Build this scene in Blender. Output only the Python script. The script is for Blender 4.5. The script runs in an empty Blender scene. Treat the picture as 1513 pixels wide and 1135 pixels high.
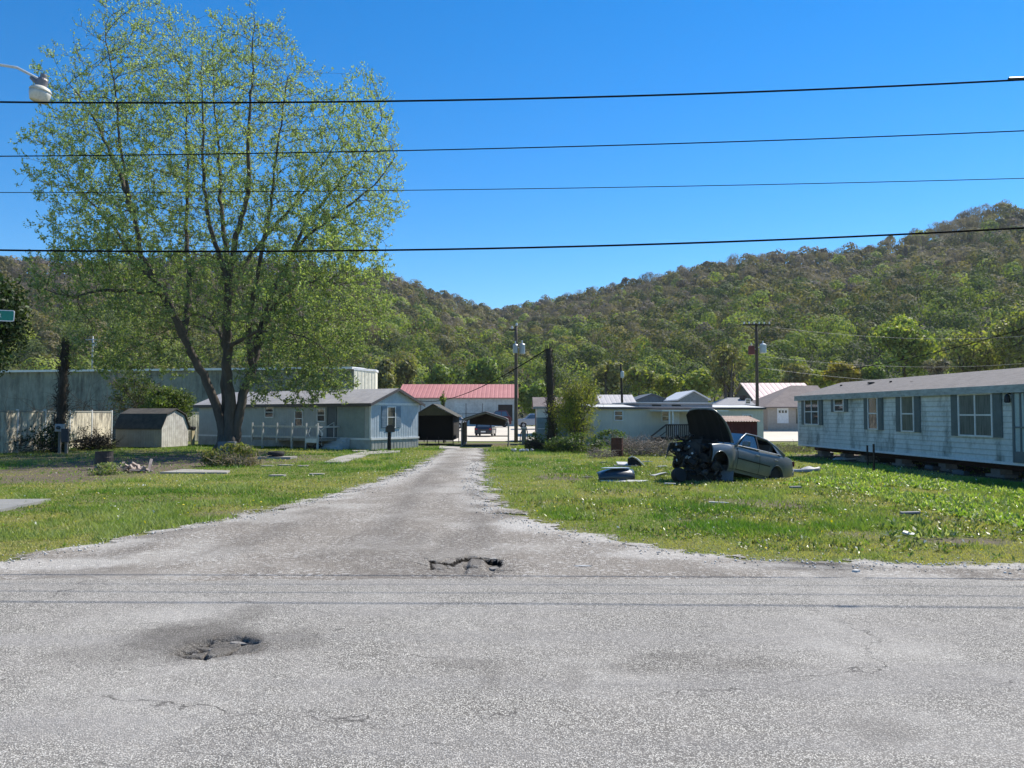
import bpy, math, random
import numpy as np
from mathutils import Vector, Matrix
random.seed(7)
RNG = np.random.default_rng(11)
SC = bpy.context.scene
COL = SC.collection
PI = math.pi
# ---------------------------------------------------------------- camera
CX, CY, F = 756.5, 567.5, 1137.0
PITCH = math.radians(2.24)
EYE = 1.9
def ray(px, py):
    a = (px-CX)/F; b = -(py-CY)/F
    return (a, math.cos(PITCH)-b*math.sin(PITCH), math.sin(PITCH)+b*math.cos(PITCH))
def W(px, py, Y):
    d = ray(px, py); t = Y/d[1]
    return Vector((d[0]*t, Y, EYE+d[2]*t))
def G(px, py, z=0.0):
    d = ray(px, py); t = (z-EYE)/d[2]
    return Vector((d[0]*t, d[1]*t, z))
cd = bpy.data.cameras.new('camera'); cam = bpy.data.objects.new('camera', cd); COL.objects.link(cam)
cam.location = (0, 0, EYE); cam.rotation_euler = (PI/2+PITCH, 0, 0)
cd.sensor_width = 36; cd.lens = 36*F/1513.0; cd.clip_start = .05; cd.clip_end = 6000
SC.camera = cam
# ---------------------------------------------------------------- light
SUN = Vector((.64, .58, 1.0)).normalized()
EL = math.asin(SUN.z); AZ = math.atan2(SUN.x, SUN.y)
wd = bpy.data.worlds.new('World'); SC.world = wd; wd.use_nodes = True
nt = wd.node_tree; bg = nt.nodes['Background']
sky = nt.nodes.new('ShaderNodeTexSky'); sky.sky_type = 'NISHITA'; sky.sun_disc = False
sky.sun_elevation = EL; sky.sun_rotation = AZ
sky.altitude = 0; sky.air_density = 1.0; sky.dust_density = 0.0; sky.ozone_density = 6.0
hs = nt.nodes.new('ShaderNodeHueSaturation'); hs.inputs['Saturation'].default_value = 1.32
hs.inputs['Value'].default_value = 1.0
nt.links.new(sky.outputs[0], hs.inputs['Color']); nt.links.new(hs.outputs[0], bg.inputs['Color'])
bg.inputs['Strength'].default_value = .112
sl = bpy.data.lights.new('sun', 'SUN'); sl.energy = 5.0; sl.angle = math.radians(.53); sl.color = (1.0, .935, .83)
so = bpy.data.objects.new('sun', sl); COL.objects.link(so)
so.rotation_euler = SUN.to_track_quat('Z', 'Y').to_euler(); so.location = (30, 30, 60)
SC.view_settings.view_transform = 'Standard'; SC.view_settings.look = 'None'
SC.view_settings.exposure = .56; SC.view_settings.gamma = 1.0
# ---------------------------------------------------------------- noise
def _h(ix, iy, s):
    n = (ix*374761393 + iy*668265263 + s*1442695041) & 0xffffffff
    n = ((n ^ (n >> 13))*1274126177) & 0xffffffff
    return ((n ^ (n >> 16)) & 0xffff)/65535.0
def vnoise(x, y, s=0):
    x = np.asarray(x, float); y = np.asarray(y, float)
    ix = np.floor(x).astype(np.int64); iy = np.floor(y).astype(np.int64)
    fx = x-ix; fy = y-iy; fx = fx*fx*(3-2*fx); fy = fy*fy*(3-2*fy)
    return (_h(ix, iy, s)*(1-fx)+_h(ix+1, iy, s)*fx)*(1-fy)+(_h(ix, iy+1, s)*(1-fx)+_h(ix+1, iy+1, s)*fx)*fy
def fbm(x, y, s=0, o=4):
    r = 0; a = .5; t = 0
    for k in range(o):
        r = r+a*vnoise(x*2**k, y*2**k, s+k*17); t += a; a *= .5
    return r/t
def sst(a, b, x):
    t = np.clip((x-a)/(b-a), 0, 1); return t*t*(3-2*t)
# ---------------------------------------------------------------- materials
def s2l(c):
    return tuple(((v/255)/12.92 if v/255 <= .04045 else ((v/255+.055)/1.055)**2.4) for v in c)
def nd(t, k, **kw):
    n = t.nodes.new(k)
    for a, b in kw.items():
        if a in n.inputs: n.inputs[a].default_value = b
        else: setattr(n, a, b)
    return n
def newmat(name):
    m = bpy.data.materials.new(name); m.use_nodes = True
    return m, m.node_tree, m.node_tree.nodes['Principled BSDF']
MC = {}
def mat(name, col, rough=.75, col2=None, var=.22, scale=3.0, bump=.15, bscale=30., metal=0., spec=.4,
        stretch=(1, 1, 1), thr=(.35, .7), ribs=None, ribdepth=.02, coat=0., dirt=None, lap_shade=None):
    """procedural surface: broad noise between two tones, fine tone noise, bump; ribs=(axis, per metre)"""
    if name in MC: return MC[name]
    m, t, p = newmat(name); L = t.links
    tc = nd(t, 'ShaderNodeTexCoord')
    mp = nd(t, 'ShaderNodeMapping'); mp.inputs['Scale'].default_value = stretch
    L.new(tc.outputs['Object'], mp.inputs[0])
    n1 = nd(t, 'ShaderNodeTexNoise', Scale=scale, Detail=6.0, Roughness=.62)
    L.new(mp.outputs[0], n1.inputs['Vector'])
    r = nd(t, 'ShaderNodeMapRange'); r.inputs[1].default_value = thr[0]; r.inputs[2].default_value = thr[1]
    L.new(n1.outputs[0], r.inputs[0])
    c2 = col2 if col2 else tuple(c*(1-var) for c in col)
    mx = nd(t, 'ShaderNodeMix', data_type='RGBA'); mx.inputs[6].default_value = (*col, 1); mx.inputs[7].default_value = (*c2, 1)
    L.new(r.outputs[0], mx.inputs[0])
    n2 = nd(t, 'ShaderNodeTexNoise', Scale=bscale, Detail=4.0, Roughness=.6)
    L.new(mp.outputs[0], n2.inputs['Vector'])
    r2 = nd(t, 'ShaderNodeMapRange'); r2.inputs[1].default_value = .3; r2.inputs[2].default_value = .7
    r2.inputs[3].default_value = 1-var*.6; r2.inputs[4].default_value = 1+var*.4
    L.new(n2.outputs[0], r2.inputs[0])
    ml = nd(t, 'ShaderNodeMix', data_type='RGBA', blend_type='MULTIPLY'); ml.inputs[0].default_value = 1
    L.new(mx.outputs[2], ml.inputs[6]); L.new(r2.outputs[0], ml.inputs[7])
    out = ml.outputs[2]
    if dirt:   # streaky stains: (colour, scale, threshold lo, hi, stretch)
        mp2 = nd(t, 'ShaderNodeMapping'); mp2.inputs['Scale'].default_value = dirt[4]
        L.new(tc.outputs['Object'], mp2.inputs[0])
        n3 = nd(t, 'ShaderNodeTexNoise', Scale=dirt[1], Detail=8.0, Roughness=.7)
        L.new(mp2.outputs[0], n3.inputs['Vector'])
        r3 = nd(t, 'ShaderNodeMapRange'); r3.inputs[1].default_value = dirt[2]; r3.inputs[2].default_value = dirt[3]
        r3.inputs[4].default_value = .85
        L.new(n3.outputs[0], r3.inputs[0])
        md = nd(t, 'ShaderNodeMix', data_type='RGBA'); md.inputs[7].default_value = (*dirt[0], 1)
        L.new(r3.outputs[0], md.inputs[0]); L.new(out, md.inputs[6]); out = md.outputs[2]
    if lap_shade:   # shadow line of the siding, painted into the lower lip of each lap: (lap height, offset, strength)
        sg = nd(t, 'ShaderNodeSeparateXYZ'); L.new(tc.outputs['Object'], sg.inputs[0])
        g1 = nd(t, 'ShaderNodeMath', operation='SUBTRACT'); L.new(sg.outputs[2], g1.inputs[0]); g1.inputs[1].default_value = lap_shade[1]
        g2 = nd(t, 'ShaderNodeMath', operation='DIVIDE'); L.new(g1.outputs[0], g2.inputs[0]); g2.inputs[1].default_value = lap_shade[0]
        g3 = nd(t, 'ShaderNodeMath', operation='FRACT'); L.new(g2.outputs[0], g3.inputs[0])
        g4 = nd(t, 'ShaderNodeMapRange'); L.new(g3.outputs[0], g4.inputs[0]); g4.inputs[1].default_value = .0; g4.inputs[2].default_value = .2; g4.inputs[3].default_value = lap_shade[2]; g4.inputs[4].default_value = 0
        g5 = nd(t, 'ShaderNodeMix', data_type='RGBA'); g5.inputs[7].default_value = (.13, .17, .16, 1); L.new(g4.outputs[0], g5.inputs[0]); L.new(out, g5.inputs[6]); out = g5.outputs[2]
    L.new(out, p.inputs['Base Color'])
    p.inputs['Roughness'].default_value = rough; p.inputs['Metallic'].default_value = metal
    p.inputs['Specular IOR Level'].default_value = spec
    if coat: p.inputs['Coat Weight'].default_value = coat; p.inputs['Coat Roughness'].default_value = .08
    b = nd(t, 'ShaderNodeBump', Strength=bump, Distance=.02)
    L.new(n2.outputs[0], b.inputs['Height'])
    last = b
    if ribs:
        sx = nd(t, 'ShaderNodeSeparateXYZ'); L.new(tc.outputs['Object'], sx.inputs[0])
        mm = nd(t, 'ShaderNodeMath', operation='MULTIPLY'); L.new(sx.outputs['XYZ'.index(ribs[0])], mm.inputs[0]); mm.inputs[1].default_value = ribs[1]
        fr = nd(t, 'ShaderNodeMath', operation='FRACT'); L.new(mm.outputs[0], fr.inputs[0])
        rr = nd(t, 'ShaderNodeMapRange'); rr.inputs[1].default_value = .0; rr.inputs[2].default_value = .22
        pp = nd(t, 'ShaderNodeMath', operation='PINGPONG'); L.new(fr.outputs[0], pp.inputs[0]); pp.inputs[1].default_value = .5
        L.new(pp.outputs[0], rr.inputs[0])
        b2 = nd(t, 'ShaderNodeBump', Strength=1.0, Distance=ribdepth)
        L.new(rr.outputs[0], b2.inputs['Height']); L.new(b.outputs[0], b2.inputs['Normal']); last = b2
    L.new(last.outputs[0], p.inputs['Normal'])
    MC[name] = m
    return m
def leafmat(name, trans=.35, rough=.6, gain=1.0):
    if name in MC: return MC[name]
    m, t, p = newmat(name); L = t.links
    a = nd(t, 'ShaderNodeAttribute', attribute_name='Col')
    p.inputs['Roughness'].default_value = rough; p.inputs['Specular IOR Level'].default_value = .25
    L.new(a.outputs['Color'], p.inputs['Base Color'])
    tr = nd(t, 'ShaderNodeBsdfTranslucent')
    g = nd(t, 'ShaderNodeMix', data_type='RGBA', blend_type='MULTIPLY'); g.inputs[0].default_value = 1
    g.inputs[7].default_value = (1.5*gain, 1.6*gain, .6*gain, 1); L.new(a.outputs['Color'], g.inputs[6]); L.new(g.outputs[2], tr.inputs[0])
    mx = nd(t, 'ShaderNodeMixShader'); mx.inputs[0].default_value = trans
    L.new(p.outputs[0], mx.inputs[1]); L.new(tr.outputs[0], mx.inputs[2])
    L.new(mx.outputs[0], t.nodes['Material Output'].inputs[0])
    MC[name] = m
    return m
def glassmat(name, col=(.03, .035, .04), rough=.06):
    if name in MC: return MC[name]
    m, t, p = newmat(name)
    p.inputs['Base Color'].default_value = (*col, 1); p.inputs['Roughness'].default_value = rough
    p.inputs['Specular IOR Level'].default_value = .9
    n = nd(t, 'ShaderNodeTexNoise', Scale=1.3); b = nd(t, 'ShaderNodeBump', Strength=.08, Distance=.05)
    t.links.new(n.outputs[0], b.inputs['Height']); t.links.new(b.outputs[0], p.inputs['Normal'])
    MC[name] = m
    return m
# ---------------------------------------------------------------- mesh helpers
def tag(o, label, cat=None, group=None, kind=None):
    if label: o['label'] = label
    if cat: o['category'] = cat
    if group: o['group'] = group
    if kind: o['kind'] = kind
    return o
def npmesh(name, V, Fq, m, parent=None, cols=None, smooth=False, attrs=None, loc=None):
    V = np.asarray(V, np.float32); Fq = np.asarray(Fq, np.int32)
    k = Fq.shape[1]
    me = bpy.data.meshes.new(name)
    me.vertices.add(len(V)); me.vertices.foreach_set('co', V.ravel())
    me.loops.add(Fq.size); me.loops.foreach_set('vertex_index', Fq.ravel())
    me.polygons.add(len(Fq))
    me.polygons.foreach_set('loop_start', np.arange(0, Fq.size, k, dtype=np.int32))
    if smooth: me.polygons.foreach_set('use_smooth', np.ones(len(Fq), bool))
    me.update(calc_edges=True)
    if cols is not None:
        a = me.attributes.new('Col', 'FLOAT_COLOR', 'FACE')
        c = np.ones((len(Fq), 4), np.float32); c[:, :3] = cols
        a.data.foreach_set('color', c.ravel())
    if attrs:
        for an, av in attrs.items():
            a = me.attributes.new(an, 'FLOAT', 'POINT'); a.data.foreach_set('value', np.asarray(av, np.float32))
    me.materials.append(m)
    o = bpy.data.objects.new(name, me); COL.objects.link(o)
    if parent: o.parent = parent
    if loc is not None: o.location = loc
    return o
def thing(name, label, cat, loc, rz=0, group=None):
    o = bpy.data.objects.new(name, None); COL.objects.link(o); o.empty_display_size = .2
    o.location = loc; o.rotation_euler = (0, 0, rz)
    return tag(o, label, cat, group)
class MB:
    def __init__(s): s.v = []; s.f = []
    def add(s, vs, fs, M=None):
        b = len(s.v)
        for v in vs:
            v = Vector(v)
            if M is not None: v = M @ v
            s.v.append(tuple(v))
        for f in fs: s.f.append([b+i for i in f])
        return s
    def box(s, x0, y0, z0, x1, y1, z1, M=None):
        vs = [(x0, y0, z0), (x1, y0, z0), (x1, y1, z0), (x0, y1, z0), (x0, y0, z1), (x1, y0, z1), (x1, y1, z1), (x0, y1, z1)]
        return s.add(vs, [(0, 3, 2, 1), (4, 5, 6, 7), (0, 1, 5, 4), (1, 2, 6, 5), (2, 3, 7, 6), (3, 0, 4, 7)], M)
    def cbox(s, c, d, rot=None):
        M = Matrix.Translation(c)
        if rot is not None: M = M @ (rot.to_matrix().to_4x4() if hasattr(rot, 'to_matrix') else rot)
        return s.box(-d[0]/2, -d[1]/2, -d[2]/2, d[0]/2, d[1]/2, d[2]/2, M)
    def tube(s, pts, r, n=8, caps=True):
        pts = [Vector(p) for p in pts]
        rs = r if isinstance(r, (list, tuple)) else [r]*len(pts)
        b = len(s.v); up = None
        for i, p in enumerate(pts):
            t = (pts[min(i+1, len(pts)-1)]-pts[max(i-1, 0)]).normalized()
            if up is None: up = t.orthogonal().normalized()
            up = (up-t*up.dot(t))
            up = up.normalized() if up.length > 1e-6 else t.orthogonal().normalized()
            w = t.cross(up)
            for k in range(n):
                a = 2*PI*k/n
                s.v.append(tuple(p+(up*math.cos(a)+w*math.sin(a))*rs[i]))
        for i in range(len(pts)-1):
            for k in range(n):
                k2 = (k+1) % n
                s.f.append([b+i*n+k, b+i*n+k2, b+(i+1)*n+k2, b+(i+1)*n+k])
        if caps:
            s.f.append([b+k for k in range(n)][::-1]); s.f.append([b+(len(pts)-1)*n+k for k in range(n)])
        return s
    def lathe(s, prof, n=20, M=None):
        b = len(s.v)
        for r, z in prof:
            for k in range(n):
                a = 2*PI*k/n; v = Vector((r*math.cos(a), r*math.sin(a), z))
                s.v.append(tuple(M @ v if M is not None else v))
        for i in range(len(prof)-1):
            for k in range(n):
                k2 = (k+1) % n
                s.f.append([b+i*n+k, b+i*n+k2, b+(i+1)*n+k2, b+(i+1)*n+k])
        s.f.append([b+k for k in range(n)][::-1]); s.f.append([b+(len(prof)-1)*n+k for k in range(n)])
        return s
    def prism(s, poly, y0, y1, M=None):
        """poly in (x,z), extruded y0..y1"""
        n = len(poly)
        vs = [(x, y0, z) for x, z in poly]+[(x, y1, z) for x, z in poly]
        fs = [list(range(n)), [n+i for i in range(n)][::-1]]
        for i in range(n):
            j = (i+1) % n; fs.append([j, i, n+i, n+j])
        return s.add(vs, fs, M)
    def slab(s, poly, z0, z1, M=None):
        n = len(poly)
        vs = [(x, y, z0) for x, y in poly]+[(x, y, z1) for x, y in poly]
        fs = [list(range(n))[::-1], [n+i for i in range(n)]]
        for i in range(n):
            j = (i+1) % n; fs.append([i, j, n+j, n+i])
        return s.add(vs, fs, M)
    def build(s, name, m, parent=None, label=None, smooth=False, loc=None, bevel=0):
        me = bpy.data.meshes.new(name); me.from_pydata(s.v, [], s.f); me.update()
        if smooth: me.polygons.foreach_set('use_smooth', [True]*len(me.polygons))
        me.materials.append(m)
        o = bpy.data.objects.new(name, me); COL.objects.link(o)
        if parent: o.parent = parent
        if loc is not None: o.location = loc
        if label: o['label'] = label
        if bevel:
            b = o.modifiers.new('bevel', 'BEVEL'); b.width = bevel; b.segments = 2; b.limit_method = 'ANGLE'
        return o
def R3(x=0, y=0, z=0):
    return Matrix.Rotation(z, 4, 'Z') @ Matrix.Rotation(y, 4, 'Y') @ Matrix.Rotation(x, 4, 'X')
def unit(a): return a/np.maximum(np.linalg.norm(a, axis=1, keepdims=True), 1e-9)
def leaves(P, Nrm, L, Wd, T=None):
    """pointed leaf quads; P centre, Nrm normals, L half length, Wd half width"""
    n = len(P); Nrm = unit(Nrm)
    if T is None: T = RNG.normal(size=(n, 3))
    T = T-Nrm*np.sum(T*Nrm, 1, keepdims=True); T = unit(T); B = np.cross(Nrm, T)
    L = np.asarray(L).reshape(-1, 1)*np.ones((n, 1)); Wd = np.asarray(Wd).reshape(-1, 1)*np.ones((n, 1))
    V = np.stack([P-T*L, P+B*Wd-T*L*.1, P+T*L, P-B*Wd-T*L*.1], 1).reshape(-1, 3)
    return V, np.arange(4*n).reshape(-1, 4)
def segtubes(P0, P1, R0, R1, n=5):
    d = unit(P1-P0); a = np.tile([[0., 0., 1.]], (len(d), 1)); a[np.abs(d[:, 2]) > .9] = (1, 0, 0)
    u = unit(np.cross(d, a)); w = np.cross(d, u)
    V = []
    for P, R in ((P0-d*R0[:, None]*.3, R0), (P1+d*R1[:, None]*.3, R1)):
        for k in range(n):
            an = 2*PI*k/n
            V.append(P+(u*math.cos(an)+w*math.sin(an))*R[:, None])
    V = np.stack(V, 1)  # M, 2n, 3
    M = len(P0); base = np.arange(M)[:, None]*2*n
    Fq = np.concatenate([base+np.array([[k, (k+1) % n, n+(k+1) % n, n+k]]) for k in range(n)], 0)
    return V.reshape(-1, 3), Fq
def join(parts):
    Vs = []; Fs = []; b = 0
    for V, Fq in parts: Vs.append(V); Fs.append(Fq+b); b += len(V)
    return np.concatenate(Vs), np.concatenate(Fs)
# ================================================================ SETTING
def gz(Y):
    Y = np.asarray(Y, float); return -.5*sst(46, 72, Y)+.6*sst(88, 108, Y)
def gzf(Y): return float(gz(Y))
LEFT = [(-2500, 832), (-900, 833), (0, 829), (60, 815), (90, 812), (150, 800), (200, 790), (300, 772), (350, 765), (400, 752), (480, 735), (550, 714), (600, 697), (630, 682), (655, 667), (672, 659)]
RIGHT = [(716, 658.5), (714, 665), (711, 680), (712, 700), (718, 725), (735, 745), (770, 765), (820, 779), (900, 797), (1000, 815), (1100, 824), (1250, 830), (1513, 834), (2400, 836), (4200, 836)]
LP = [G(*p) for p in LEFT]; RP = [G(*p) for p in RIGHT]
DRIVE = [(p.x, p.y) for p in LP]+[(p.x, p.y) for p in RP]+[(RP[-1].x, 8.3), (LP[0].x, 8.3)]
DR = np.array(DRIVE)
def sdf(X, Y, poly):
    """positive inside"""
    X = np.asarray(X, float); Y = np.asarray(Y, float)
    d = np.full(X.shape, 1e9); ins = np.zeros(X.shape, bool); n = len(poly)
    for i in range(n):
        a = poly[i]; b = poly[(i+1) % n]; e = b-a
        t = np.clip(((X-a[0])*e[0]+(Y-a[1])*e[1])/max(e@e, 1e-9), 0, 1)
        d = np.minimum(d, np.hypot(X-a[0]-t*e[0], Y-a[1]-t*e[1]))
        c = (a[1] > Y) != (b[1] > Y)
        xx = a[0]+(Y-a[1])/(e[1] if abs(e[1]) > 1e-9 else 1e-9)*e[0]
        ins ^= c & (X < xx)
    return np.where(ins, d, -d)
def gridmesh(name, xs, ys, zf, m, keep=None, attrs=None, smooth=True):
    X, Y = np.meshgrid(xs, ys); Z = zf(X, Y)
    V = np.stack([X, Y, Z], -1).reshape(-1, 3)
    nx, ny = len(xs), len(ys)
    i, j = np.meshgrid(np.arange(nx-1), np.arange(ny-1))
    a = (j*nx+i).ravel(); Fq = np.stack([a, a+1, a+nx+1, a+nx], 1)
    if keep is not None:
        k = keep(X, Y).ravel(); Fq = Fq[k[Fq].any(1)]
        used = np.zeros(len(V), bool); used[Fq] = True; idx = np.cumsum(used)-1
        V = V[used]; Fq = idx[Fq]
    at = {k: f(V[:, 0], V[:, 1]) for k, f in (attrs or {}).items()}
    return npmesh(name, V, Fq, m, smooth=smooth, attrs=at)
def spaced(*segs):
    out = []
    for a, b, st in segs: out += list(np.arange(a, b-1e-6, st))
    out.append(segs[-1][1]); return np.array(out)
# potholes -------------------------------------------------------
PH1 = G(690, 835); PH2 = G(318, 957)
H1 = np.array([(G(*p).x, G(*p).y) for p in [(636, 829), (652, 832), (668, 834), (672, 829), (690, 824), (708, 824), (722, 827), (738, 828), (745, 836), (735, 841), (712, 846), (690, 849), (660, 848), (634, 842)]])
H2 = np.array([(G(*p).x, G(*p).y) for p in [(258, 968), (280, 958), (300, 949), (330, 944), (360, 943), (382, 952), (372, 966), (345, 972), (330, 981), (300, 978), (272, 976)]])
def dH1(X, Y): return sdf(X, Y, H1)+.10*(fbm(X*5, Y*5, 3)-.5)+.03*(fbm(X*25, Y*25, 4)-.5)
def hole1(X, Y):
    d = dH1(X, Y); return sst(-.004, .014, d)*(.016+.06*sst(.32, .68, fbm(X*4.3+1, Y*0, 15, 3)))
def plates(X, Y, c, rx, ry, n, seed):
    r_ = np.random.default_rng(seed); S = np.stack([c.x+rx*r_.uniform(-1.5, 1.5, n), c.y+ry*r_.uniform(-1.5, 1.5, n)], 1); hh = r_.uniform(0, 1, n); tl = r_.normal(size=(n, 2))
    Xw = X+.06*(fbm(X*9, Y*9, seed)-.5); Yw = Y+.06*(fbm(X*9+7, Y*9, seed+1)-.5)
    D = np.hypot(Xw[..., None]-S[:, 0], (Yw[..., None]-S[:, 1])*1.3); o = np.argsort(D, -1); a = o[..., 0]; d1 = np.take_along_axis(D, o[..., :1], -1)[..., 0]; d2 = np.take_along_axis(D, o[..., 1:2], -1)[..., 0]
    return d2-d1, hh[a], (X-S[a, 0])*tl[a, 0]+(Y-S[a, 1])*tl[a, 1]
def hole2(X, Y):
    out = np.zeros(X.shape); k = (np.abs(X-PH2.x) < 1.0) & (np.abs(Y-PH2.y) < .9)
    if not k.any(): return out
    x = X[k]; y = Y[k]; d = sdf(x, y, H2)+.1*(fbm(x*8, y*8, 8)-.5); g, h_, t_ = plates(x, y, PH2, .55, .3, 34, 5)
    m_ = sst(-.03, .04, d); out[k] = m_*(.012+.03*h_+.10*np.clip(t_, -.15, .15)+.035*sst(.022, .004, g))+sst(-.14, -.02, d)*.014*sst(.012, .002, g)
    return out
def crack2(X, Y):
    out = np.zeros(X.shape); k = (np.abs(X-PH2.x) < 1.0) & (np.abs(Y-PH2.y) < .9)
    if not k.any(): return out
    x = X[k]; y = Y[k]; d = sdf(x, y, H2)+.1*(fbm(x*8, y*8, 8)-.5); g, h_, t_ = plates(x, y, PH2, .55, .3, 34, 5)
    out[k] = np.maximum(sst(-.03, .04, d)*np.maximum(.35*h_, sst(.03, .006, g)*1.1), sst(-.16, -.03, d)*sst(.014, .003, g)*.9); return out
def crack1(X, Y):
    out = np.zeros(X.shape); k = (np.abs(X-PH1.x) < 1.1) & (np.abs(Y-PH1.y) < 1.1)
    if not k.any(): return out
    x = X[k]; y = Y[k]; d = sdf(x, y, H1); g, h_, t_ = plates(x, y, PH1, .7, .9, 40, 9); out[k] = sst(-.45, -.05, d)*sst(.02, .004, g); return out
def bare(X, Y):
    """bare soil and dry patches on the lot, from the photograph"""
    X = np.asarray(X, float); r = np.zeros(X.shape)
    for px, py, wx, wy, k in BARE:
        c = G(px, py); a = G(px+wx, py); d = G(px, py-wy)
        e = ((X-c.x)/abs(a.x-c.x))**2+((Y-c.y)/abs(d.y-c.y))**2
        r = np.maximum(r, k*sst(1.5, .35, e+1.4*(fbm(X*1.1, Y*1.1, 21)-.5)))
    return r
BARE = [(210, 683, 150, 13, 1.0), (300, 674, 95, 9, 1.), (400, 678, 90, 7, .75), (60, 676, 90, 5, .7), (50, 705, 150, 8, .9), (215, 690, 90, 11, .9), (150, 672, 150, 7, .6), (1180, 745, 55, 6, .8), (1420, 797, 90, 6, .9),
        (1225, 836, 130, 7, .8), (330, 757, 60, 5, .6), (760, 775, 45, 10, .7), (835, 703, 40, 5, .8), (1290, 790, 80, 6, .5), (1100, 741, 110, 6, .6), (930, 722, 60, 4, .5), (1010, 765, 50, 4, .5), (1390, 765, 70, 5, .5), (480, 745, 80, 5, .5), (250, 738, 120, 4, .45), (40, 748, 60, 6, .5),
        (560, 655, 150, 5, .6), (720, 655, 60, 4, .8)]
def UNDER(X, Y): return (sst(12.9, 13.6, X+(Y-36)/14.4) * (Y > 14) * (Y < 37)*(X < 19.5))
# ground ---------------------------------------------------------
def ground_z(X, Y):
    z = -.03+.035*(fbm(X*.7, Y*.7, 2)-.5)+gz(Y)
    z = z-.12*((np.abs(X-PH1.x) < .9) & (np.abs(Y-PH1.y) < .9))-.1*(Y < 8.6)
    far = sst(80, 300, Y); return z*(1-far)+(-.6)*far
gm, t, p = newmat('lawn_soil'); L = t.links
geo = nd(t, 'ShaderNodeNewGeometry')
def NZ(sc, det=6., ro=.6, v=None):
    n = nd(t, 'ShaderNodeTexNoise', Scale=sc, Detail=det, Roughness=ro); L.new(geo.outputs['Position'] if v is None else v, n.inputs['Vector']); return n.outputs[0]
def RG(x, a, b, c=0., d=1.):
    r = nd(t, 'ShaderNodeMapRange'); L.new(x, r.inputs[0])
    for i, v in enumerate((a, b, c, d)): r.inputs[i+1].default_value = v
    return r.outputs[0]
def MX(f, a, b, bt='MIX'):
    m = nd(t, 'ShaderNodeMix', data_type='RGBA', blend_type=bt)
    if isinstance(f, float): m.inputs[0].default_value = f
    else: L.new(f, m.inputs[0])
    for i, v in ((6, a), (7, b)):
        if isinstance(v, tuple): m.inputs[i].default_value = (*v, 1)
        else: L.new(v, m.inputs[i])
    return m.outputs[2]
def AT(n): return nd(t, 'ShaderNodeAttribute', attribute_name=n).outputs['Fac']
c = MX(RG(NZ(.45), .38, .62), (.13, .17, .035), (.17, .17, .06))
c = MX(RG(NZ(2.3), .45, .7), c, (.10, .145, .03))
c = MX(RG(NZ(14., 4.), .5, .68), c, (.15, .12, .07))
soil = MX(RG(NZ(5.), .3, .7), (.155, .122, .096), (.085, .068, .056))
soil = MX(RG(NZ(60., 3.), .6, .75), soil, (.33, .31, .29))
c = MX(AT('bare'), c, soil)
L.new(c, p.inputs['Base Color']); p.inputs['Roughness'].default_value = .95; p.inputs['Specular IOR Level'].default_value = .1
b = nd(t, 'ShaderNodeBump', Strength=.8, Distance=.03); L.new(NZ(22., 6.), b.inputs['Height']); L.new(b.outputs[0], p.inputs['Normal'])
xs = spaced((-3000, -400, 400), (-400, -60, 40), (-60, -24, 2), (-24, 30, .3), (30, 60, 2), (60, 400, 40), (400, 3000, 400))
ys = spaced((-300, -20, 40), (-20, 8, 2), (8, 50, .3), (50, 90, 2), (90, 400, 20), (400, 3000, 400))
tag(gridmesh('ground', xs, ys, ground_z, gm, attrs={'bare': lambda X, Y: np.maximum(bare(X, Y)*(Y < 60), UNDER(X, Y))}), None, kind='structure')
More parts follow.
